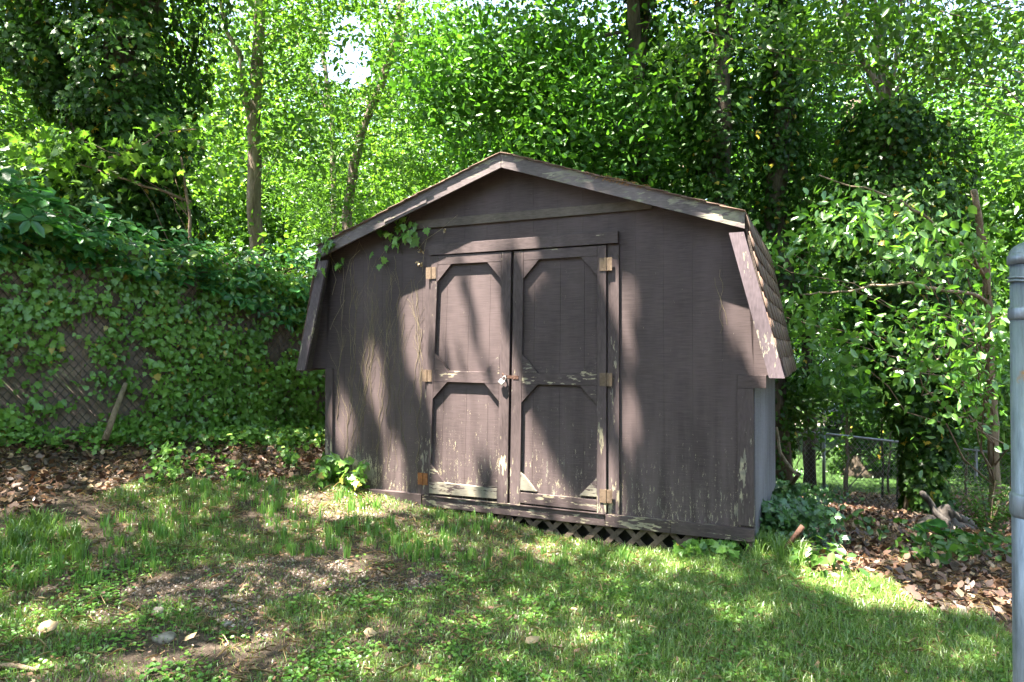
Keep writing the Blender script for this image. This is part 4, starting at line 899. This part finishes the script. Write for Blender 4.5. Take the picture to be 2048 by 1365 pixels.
# grass
def blades(name, X, Y, hgt, wid, lean, m, rnd=None, label=None, **kw):
    n = len(X); Z = G(X, Y); a = rng.random(n)*6.283; ln = lean*rng.random(n); h = hgt
    dx = np.cos(a); dy = np.sin(a); b2 = rng.random(n)*6.283; wx = np.cos(b2)*wid*.5; wy = np.sin(b2)*wid*.5
    V = np.zeros((n, 5, 3))
    V[:, 0] = np.stack([X-wx, Y-wy, Z-.004], -1); V[:, 1] = np.stack([X+wx, Y+wy, Z-.004], -1)
    mx, my, mz = X+dx*h*ln*.35, Y+dy*h*ln*.35, Z+h*.6
    V[:, 2] = np.stack([mx+wx*.85, my+wy*.85, mz], -1); V[:, 3] = np.stack([mx-wx*.85, my-wy*.85, mz], -1)
    V[:, 4] = np.stack([X+dx*h*ln, Y+dy*h*ln, Z+h*(1-.35*ln)], -1)
    fl = np.array([0,1,2,3,3,2,4]); LV = (np.arange(n)[:, None]*5+fl).ravel(); LT = np.tile([4, 3], n)
    if rnd is None: rnd = rng.random(n)
    return npmesh(name, V.reshape(-1, 3), LT, LV, m, None, np.repeat(rnd, 2), label=label, cat='grass', kind='stuff', **kw)
X, Y = scatter(520000, None, (-5, 5.4), (2.7, 6.4)); pxx, pyy, _ = pxy(X, Y)
pn = vnoise(X*1.5, Y*1.5, 11)+.6*vnoise(X*5, Y*5, 12)
lawn = ~zone_litter(X, Y) & ~in_shed(X, Y, .0)
bz = inpoly(np.stack([X, Y], -1)+.08*vnoise(X*4, Y*4, 2)[:, None], bare)
right = 1/(1+np.exp(-(X-.15-.25*(Y-3.5))*3.5)); back = np.clip((Y-3.75)/.5, 0, 1)
dens = .95*right+(1-right)*np.clip(.45+.5*pn, .06, .95)*(1-.15*back)
dens = np.where(bz, dens*.16, dens)
kp = lawn & (rng.random(len(X)) < dens); X, Y, back, right = X[kp], Y[kp], back[kp], right[kp]; n = len(X)
yel = rng.random(n); 
blades('lawn_grass', X, Y, rng.uniform(.018, .05, n)*(1+.5*right), rng.uniform(.0022, .004, n), 1.3, M['grass'], rnd=yel*.92+.0, label='short green lawn grass in front of the shed')
# taller cut stems towards the bank
nc = 4200; cX, cY = scatter(nc, [(-60,1290),(-60,1060),(100,1050),(260,985),(420,965),(640,955),(760,1010),(1000,1045),(1290,1110),(1400,1135),(1100,1150),(760,1120),(560,1115),(300,1150),(180,1200)], (-5, 4), (2.7, 6.4))
k = ~in_shed(cX, cY, .02) & (vnoise(cX*2.5, cY*2.5, 21) > -.45); cX, cY = cX[k], cY[k]
per = 11; X = np.repeat(cX, per)+rng.normal(size=len(cX)*per)*.012; Y = np.repeat(cY, per)+rng.normal(size=len(cX)*per)*.012; n = len(X)
hh = np.repeat(rng.uniform(.05, .13, len(cX)), per)*rng.uniform(.6, 1, n)
blades('tall_grass', X, Y, hh, rng.uniform(.005, .009, n), .35, M['grass_tall'], rnd=rng.random(n)*.95, label='taller blunt cut grass stems below the bank')
# extra long tufts by the shed corner and the left edge
for spots, nm, lb in ((((1495,1095,12),(1530,1105,12),(1560,1120,10),(1470,1098,6),(1590,1125,8)), 'long_grass', 'long uncut grass at the shed corner'), (((30,1090,16),(70,1060,16),(110,1085,12),(10,1130,14),(60,1180,8),(150,1120,8)), 'liriope', 'arching dark grass tufts at the foot of the bank')):
    xs_, ys_, hs = [], [], []
    for (a, b_, c) in spots:
        o_ = on_ground(a, b_)
        for j in range(c):
            q_ = o_[:2]+rng.normal(size=2)*.05; m_ = 16
            xs_ += list(q_[0]+rng.normal(size=m_)*.014); ys_ += list(q_[1]+rng.normal(size=m_)*.014); hs += list(rng.uniform(.09, .17, m_)*(1.15 if nm == 'long_grass' else .85))
    blades(nm, np.array(xs_), np.array(ys_), np.array(hs), np.full(len(xs_), .0055), 1.1, M['grass'], rnd=rng.random(len(xs_))*.6, label=lb)
# straw
X, Y = scatter(26000, None, (-5, 5), (2.8, 6.4)); k = ~in_shed(X, Y) & ((vnoise(X*2, Y*2, 31) > .0) | (rng.random(len(X)) < .3)); X, Y = X[k], Y[k]; n = len(X)
leaves('dry_straw', T_SLIM, np.stack([X, Y, G(X, Y)+.004+.02*rng.random(n)], -1), upn(n, 1.5), rdir(n, .35), rng.uniform(.03, .09, n), M['straw'], wid=np.full(n, .16), label='dry straw and clippings among the grass', cat='straw', kind='stuff')
# clover and low weeds
X, Y = scatter(120000, None, (-4, 4.5), (2.6, 5.0)); pn = vnoise(X*2.2, Y*2.2, 41)+.5*vnoise(X*7, Y*7, 42)
nearf = np.clip((4.35-Y)/.6, 0, 1); lf = 1/(1+np.exp((X-.9)*2)); bz = inpoly(np.stack([X, Y], -1), bare)
k = ~zone_litter(X, Y) & ~in_shed(X, Y) & (rng.random(len(X)) < nearf*np.clip(.32+.5*pn, 0, 1)*(.25+.75*lf)*np.where(bz, .12, 1)); X, Y = X[k], Y[k]; n = len(X)
leaves('clover', T_ROUND, np.stack([X, Y, G(X, Y)+.008+.028*rng.random(n)], -1), upn(n, 2.2), rdir(n, .2), rng.uniform(.009, .024, n), M['clover'], label='low clover and creeping weeds in the near lawn', cat='clover', kind='stuff')

def ivy_patch(name, label, spots, per, size, mat_='L_ivy', hgt=.12, kind='stuff', cat='ivy', tpl=T_IVY):
    Ps = []
    for (a, b_, r, w_) in spots:
        o_ = on_ground(a, b_); k = int(per*w_); q_ = o_[None, :2]+rng.normal(size=(k, 2))*r
        Ps.append(np.stack([q_[:, 0], q_[:, 1], G(q_[:, 0], q_[:, 1])+hgt*rng.random(k)**.8], -1))
    P = np.concatenate(Ps); P = P[~in_shed(P[:, 0], P[:, 1], .0)]; n = len(P)
    return leaves(name, tpl, P, upn(n, .9)+np.array([0, -.5, 0]), rdir(n, .3)+np.array([0, -.2, -.5]), rng.uniform(.6, 1.2, n)*size, M[mat_], label=label, cat=cat, kind=kind)
ivy_patch('bank_ivy', 'ivy trailing over the leaf bank below the slatted fence', [(60,893,.16,.9),(200,890,.14,.8),(320,892,.14,.8),(345,930,.08,.3),(330,968,.06,.25),(450,890,.16,.9),(560,895,.15,.9),(620,890,.12,.8),(600,870,.2,1),(500,880,.15,1),(575,935,.05,.15),(410,945,.05,.2),(470,965,.04,.15)], 330, .05, hgt=.16)
ivy_patch('corner_ivy', 'bluish ivy mounded against the pale side wall of the shed', [(1560,1010,.12,1.3),(1545,960,.16,1.4),(1575,1060,.13,1.2),(1600,1020,.16,1.),(1540,1085,.07,.7),(1620,1090,.10,.6),(1590,960,.2,1.),(1560,1090,.06,.6),(1650,1010,.12,.3)], 420, .05, 'L_ivy_blue', .26)
ivy_patch('lattice_ivy', 'ivy sprigs growing in front of the lattice skirt', [(1330,1100,.03,.5),(1400,1110,.05,.9),(1430,1108,.05,1),(1460,1112,.05,1),(1370,1118,.04,.6)], 55, .06, 'L_ivy', .09)
ivy_patch('sprouting_ivy', 'ivy clump sprouting at the shed corner below the worn paint', [(665,965,.05,1),(690,970,.05,1.2),(715,985,.05,1.2),(735,975,.05,1),(650,975,.05,.5)], 34, .07, 'L_ivy', .24, kind=None)
ivy_patch('slope_weeds', 'green weeds scattered over the shaded slope', [(1640,1000,.25,.8),(1760,990,.3,1.),(1860,990,.3,1.1),(1800,960,.4,1.),(1700,960,.35,.7),(1900,1115,.10,.4),(1840,1120,.10,.4),(1960,1110,.18,.8),(1720,1060,.2,.35),(1640,1140,.15,.4),(1920,960,.5,1.2),(1990,1000,.3,1.)], 150, .075, 'L_mid', .14, cat='weeds', tpl=T_OVAL)

# ------------------------------------------------------------------ small things
def plant(name, label, cat, base, n, rad, h, size, mat_, tpl=T_OVAL, stem=9):
    t = empty(name, tuple(base), 0, label=label, cat=cat); inv = Matrix.Translation((-t.location).to_tuple()); mb = MB(); Ps, Ts = [], []
    for k in range(stem):
        a = random.uniform(0, 6.28); r = rad*random.uniform(.3, 1); hh = h*random.uniform(.6, 1)
        tip = base+np.array([math.cos(a)*r, math.sin(a)*r, hh]); mid = (base+tip)/2+np.array([0, 0, hh*.15])
        mb.tube([tuple(base), tuple(mid), tuple(tip)], [.004, .003, .002], 4, cap=False)
        for j in range(n//stem):
            f = .25+.75*j/(n/stem); p = base*(1-f)**2+2*f*(1-f)*mid+f*f*tip; Ps.append(p+rng.normal(size=3)*.01); Ts.append(np.array([math.cos(a+1.3*(-1)**j), math.sin(a+1.3*(-1)**j), -.1])+rng.normal(size=3)*.2)
    o = mb.build('stem', M['twig'], t); o.matrix_parent_inverse = inv
    P = np.array(Ps); o = leaves('foliage', tpl, P, upn(len(P), 1.4), np.array(Ts), rng.uniform(.75, 1.2, len(P))*size, M[mat_], t); o.matrix_parent_inverse = inv; return t
plant('seedling', 'broad leaved seedling on the leaf bank near the shed', 'plant', on_ground(575, 925), 9, .05, .10, .085, 'L_creep', stem=3)
plant('privet_shrub', 'feathery green shrub beside the gate post', 'shrub', on_ground(1975, 1085), 900, .36, .5, .035, 'L_mid', stem=30)
plant('pokeweed', 'wide leaved weed sprawling by the driftwood stump', 'plant', on_ground(1895, 1085), 18, .28, .14, .17, 'L_creep', stem=6)
plant('violet', 'low violet with round leaves on the slope', 'plant', on_ground(1800, 985), 24, .2, .12, .12, 'L_mid', stem=6)
# weathered root stump and its branches
b = on_ground(1885, 1062)
st = empty('root_stump', tuple(b), 0, label='grey weathered root stump lying in the leaf litter', cat='stump'); inv = Matrix.Translation((-st.location).to_tuple())
mb = MB(); YY_ = float(b[1])
def wood(pts, r, y=YY_, n=9): mb.tube([tuple(v) for v in jitter_path([np.array(at(a, c, y+e)) for a, c, e in pts], 3, .12)], np.interp(np.linspace(0, 1, (len(pts)-1)*3+1), np.linspace(0, 1, len(r)), r), n, jit=.35)
wood([(1895,1070,0),(1885,1045,0),(1888,1025,-.02),(1903,1018,-.05)], [.10,.095,.07,.05], n=12)
wood([(1890,1060,0),(1855,1045,-.1),(1835,1058,-.2),(1822,1075,-.2)], [.08,.06,.05,.02])
wood([(1890,1050,0),(1925,1058,.1),(1960,1072,.15),(1975,1085,.2)], [.07,.05,.04,.03])
wood([(1905,1028,.1),(1935,1045,.2),(1962,1062,.2)], [.035,.04,.02]); wood([(1900,1062,-.1),(1935,1080,-.2),(1960,1082,-.2)], [.05,.04,.02])
o = mb.build('stump_body', M['dead_wood'], st, smooth=True); o.matrix_parent_inverse = inv
mb = MB(); wood([(1842,985,-.1),(1862,1010,-.05),(1885,1040,-.12),(1905,1075,-.2)], [.022,.025,.028,.02]); o = mb.build('broken_limb', M['dead_wood'], st, smooth=True); o.matrix_parent_inverse = inv
mb = MB(); wood([(1798,1070,-.2),(1830,1052,-.15),(1848,1043,-.1)], [.008,.012,.012], n=6); o = mb.build('pale_twig', M['bark_tan'], st, smooth=True); o.matrix_parent_inverse = inv
def stick(name, label, pts, r, m, n=7, cat='stick', amp=.06):
    P = [np.array(p) for p in pts]; p = jitter_path(P, 4, amp); rr = np.interp(np.linspace(0, 1, len(p)), np.linspace(0, 1, len(r)), r)
    return MB().tube([tuple(v) for v in p], rr, n, jit=.15).build(name, M[m], None, smooth=True, label=label, cat=cat)
e = on_ground(1652, 1002)
stick('bent_branch', 'long bent bare branch leaning from the side wall to the litter', [at(1552,855,6.4), at(1560,905,6.3), at(1590,955,6.1), e+np.array([0,0,.02])], [.012,.016,.02,.016], 'bark_tan', cat='branch')
b = on_ground(1565, 1125)
stick('rusty_pipe', 'short rusty pipe poking out of the ivy near the shed corner', [b+np.array([-.02,.05,.0]), at(1604,1052,float(b[1])-.02)], [.017,.017], 'rust', 10, 'pipe', 0)
for (a, c, lb) in (((1930,1135),(1985,1095),'thick pale stick lying before the feathery shrub'), ((1800,1112),(1885,1098),'thin straight stick lying level in the litter'), ((1640,1000),(1672,985),'forked pale twig on the slope behind the bent branch'), ((1450,1145),(1530,1120),'thin twig in the grass at the shed corner'),((1625,1085),(1680,1145),'bleached stick catching sun at the lawn edge'),((0,1335),(82,1350),'pale grey stick in the lower left lawn')):
    A_, B_ = on_ground(*a), on_ground(*c); r_ = .014 if 'thick' in lb or 'grey' in lb else .005
    stick('stick', lb, [A_+np.array([0,0,r_]), (A_+B_)/2+np.array([0,0,r_*1.6]), B_+np.array([0,0,r_])], [r_, r_*.8, r_*.6], 'bark_tan', 6)
# single big fallen leaves on the lawn, each with its own place
fl = [((742,1275),.085,'tan curled leaf on the bare lawn below the doors, lower of the pair near centre'),((1066,1296),.10,'large buff leaf standing on edge in the near lawn'),((1148,1228),.05,'small cream leaf in the grass right of centre'),((982,1228),.05,'brown folded leaf in the mid lawn'),
 ((275,1098),.055,'tan leaf among the cut stems left of the gravel'),((98,1275),.12,'wide tan leaf flat in the lower left lawn'),((385,1297),.085,'tan leaf next to the dark stone'),((450,1140),.04,'little buff leaf at the gravel edge'),((455,1205),.055,'cream leaf lying across the gravel'),((665,1140),.03,'tiny white leaf at the gravel end'),
 ((1393,1172),.05,'rust coloured leaf in the sunlit grass'),((1878,1275),.05,'dark brown leaf near the lower right lawn'),((1377,1262),.05,'brown leaf tip upright in the green lawn'),((118,1042),.06,'whitish leaf on top of the grass bank'),((590,1035),.05,'pale silvery leaf by the sunlit straw'),((1155,1320),.05,'dull brown leaf at the bottom of the lawn')]
for (p, sz, lb) in fl:
    b = on_ground(*p); cm = 'L_dry' if ('brown' in lb or 'rust' in lb) else 'L_tan'
    sz *= .78
    o = leaves('fallen_leaf', T_DRY, b[None]+np.array([[-sz*.5, 0, .03]]), np.array([[.1, -.5, .8]])+.2*rng.normal(size=(1, 3)), np.array([[1., .1, .1]])+.4*rng.normal(size=(1, 3)), np.array([sz]), M[cm], rnd=np.array([.75]), label=lb, cat='leaf', group='fallen leaves on the lawn')
    sm = o.modifiers.new('s', 'SOLIDIFY'); sm.thickness = .0008
# stones
M['stone'] = simple('stone', (.22,.20,.18), .85, .6, 30, var=.35)
def stone(p, sz, lb, fl_=.5):
    b = on_ground(*p); me = bpy.data.meshes.new('stone'); import bmesh
    bm = bmesh.new(); bmesh.ops.create_icosphere(bm, subdivisions=3, radius=1)
    ph = rng.uniform(0, 6, 3)
    for v in bm.verts:
        d_ = 1+.14*math.sin(v.co.x*3+ph[0])+.12*math.sin(v.co.y*4+ph[1])+.08*math.sin(v.co.z*6+v.co.x*5+ph[2]); v.co = Vector((v.co.x*d_*sz, v.co.y*d_*sz*.75, v.co.z*d_*sz*fl_))
    bm.to_mesh(me); bm.free(); me.shade_smooth(); me.materials.append(M['stone']); o = bpy.data.objects.new('stone', me); COL.objects.link(o); o.location = b+np.array([0, 0, sz*fl_*.3]); mark(o, lb, 'stone', 'stones set in the lawn')
stone((330,1280), .05, 'dark rounded stone half sunk in the lower left lawn', .5)
stone((320,1225), .035, 'long dark stone beside the gravel patch', .6)
stone((594,1240), .018, 'small pale round pebble stone alone in the lawn', .7)
stone((455,1250), .025, 'pale oval stone below the gravel patch', .5)
stone((350,1380), .03, 'grey stone at the bottom edge of the lawn', .5)

# ------------------------------------------------------------------ neighbour's yard
def siding():
    m, t, o = newmat('siding'); z = nd(t, 'SeparateXYZ', {0: coords(t)}).outputs[2]
    f = math_(t, 'FRACT', math_(t, 'MULTIPLY', z, 5.)); h = f
    b = nd(t, 'BsdfPrincipled', {'Base Color': (.55,.62,.70,1), 'Roughness': .6})
    t.links.new(nd(t, 'Bump', {'Height': h, 'Strength': .8, 'Distance': .05}).outputs[0], b.inputs['Normal']); t.links.new(b.outputs[0], o.inputs[0]); return m
M['siding'] = siding(); M['white'] = simple('white_trim', (.8,.8,.78), .5, 0, 10, var=.05); M['glass_dark'] = simple('window_glass', (.03,.04,.05), .1, 0, 10)
HX, HY_ = 16.2, 36.
hs = empty('neighbour_house', (HX, HY_, g1(HX, HY_)), 0, label='pale blue grey house glimpsed through the trees past the low fence', cat='house')
MB().box(-3.5, 2.8, 0, 7, 0, 3.6).build('wall', M['siding'], hs)
MB().add([(-3.9,-.5,3.55),(3.2,-.5,3.55),(3.2,7.5,3.55),(-3.9,7.5,3.55),(-3.9,3.5,5.6),(3.2,3.5,5.6)], [(0,1,5,4),(2,3,4,5),(1,2,5),(3,0,4),(3,2,1,0)]).build('roof', M['felt'], hs)
for x in (-2.2, .9):
    wf = MB().box(x-.55, x+.55, -.06, -.001, 1.2, 2.6).build('window', M['white'], hs); MB().box(x-.45, x+.45, -.075, -.061, 1.3, 2.5).build('pane', M['glass_dark'], wf)
MB().box(-1.1, -.2, -.05, -.001, 0, 2.1).build('door', M['white'], hs)
GX, GY = 21.5, 38.
gs = empty('white_garage', (GX, GY, g1(GX, GY)), 0, label='sunlit white garage showing beyond the far broad trunk', cat='garage')
MB().box(-2.2, 2.2, 0, 5, 0, 2.7).build('wall', M['white'], gs)
MB().add([(-2.5,-.3,2.68),(2.5,-.3,2.68),(2.5,5.3,2.68),(-2.5,5.3,2.68),(0,-.3,3.9),(0,5.3,3.9)], [(0,1,4),(3,5,2),(1,2,5,4),(0,4,5,3),(3,2,1,0)]).build('roof', M['felt'], gs)
d_ = MB().box(-1.3, 1.3, -.05, -.001, 0, 2.1).build('garage_door', M['siding'], gs)
# parked car, mostly hidden
CX, CY = 15.3, 29.; cg = g1(CX, CY)
car = empty('parked_car', (CX, CY, cg), 0, label='dark car parked beside the far lawn', cat='car')
M['carpaint'] = simple('car_paint', (.02,.022,.03), .25, 0, 10); M['tyre'] = simple('tyre', (.015,.015,.015), .8)
MB().prism([(-2.2,.35),(2.2,.35),(2.25,.8),(1.5,.95),(.9,1.4),(-.8,1.42),(-1.6,.98),(-2.25,.85)], -.85, .85).build('body', M['carpaint'], car, bevel=.06)
MB().prism([(-1.35,.98),(1.25,.97),(.85,1.33),(-.75,1.35)], -.865, -.851).build('window', M['glass_dark'], car)
for x in (-1.4, 1.4):
    for y in (-.8, .62): 
        wh = MB().tube([(x, y, .32), (x, y+.2, .32)], .32, 20).build('wheel', M['tyre'], car, smooth=False); MB().tube([(x, y-.012, .32), (x, y-.001, .32)], .19, 16).build('rim', M['steel'], wh)
dxs = np.linspace(9, 30, 12); V = []; 
for x_ in dxs:
    for y_ in (30.5, 33.2): V.append((x_, y_, g1(x_, y_)+.03))
q = [(2*i, 2*i+2, 2*i+3, 2*i+1) for i in range(11)]
MB().add(V, q).build('driveway', simple('concrete', (.16,.145,.13), .9, .2, 8), None, kind='structure')
# thicket along the fence line, dark, filling gaps between trunks
for i, (px, Y, zc, rx, rz, lb, mt) in enumerate(((1575,9.6,.75,.45,.28,'leafy bush pressing behind the side wall','L_mid'), (1690,12.5,.9,1.0,.4,'dark bush above the low fence rail','L_dark'), (1800,12.8,.75,.9,.5,'shaded bush between the saplings','L_dark'), (1930,13.,.2,1.3,.9,'dark bush behind the dogwood stem','L_dark'), (2020,11,.6,1.0,1.2,'bush at the picture edge behind the dogwood','L_mid'), (480,11.,1.9,1.0,.55,'green bush behind the fence near the grey oak','L_mid'), (590,10.,1.75,.7,.4,'green bush behind the fence beside the shed roof','L_mid'),(150,11,2.2,1.2,.6,'bush glimpsed behind the fence under the ivy trunk','L_bright'))):
    X = (px-1024)/F*Y; z0 = g1(X, Y)
    tree('bush', lb, 'bush', (X, Y), [(X+.05,Y,max(z0+.3, zc-.3))], .03, .015, [(X,Y,zc,rx,.5,rz,1)], int(60*rx+20), 40, .08, mt, T_OVAL, 'twig', spread=.22, ntw=12, group='bushes in the thicket', flare=0)
print('DONE objects', len(bpy.data.objects), 'verts', sum(len(m.vertices) for m in bpy.data.meshes))
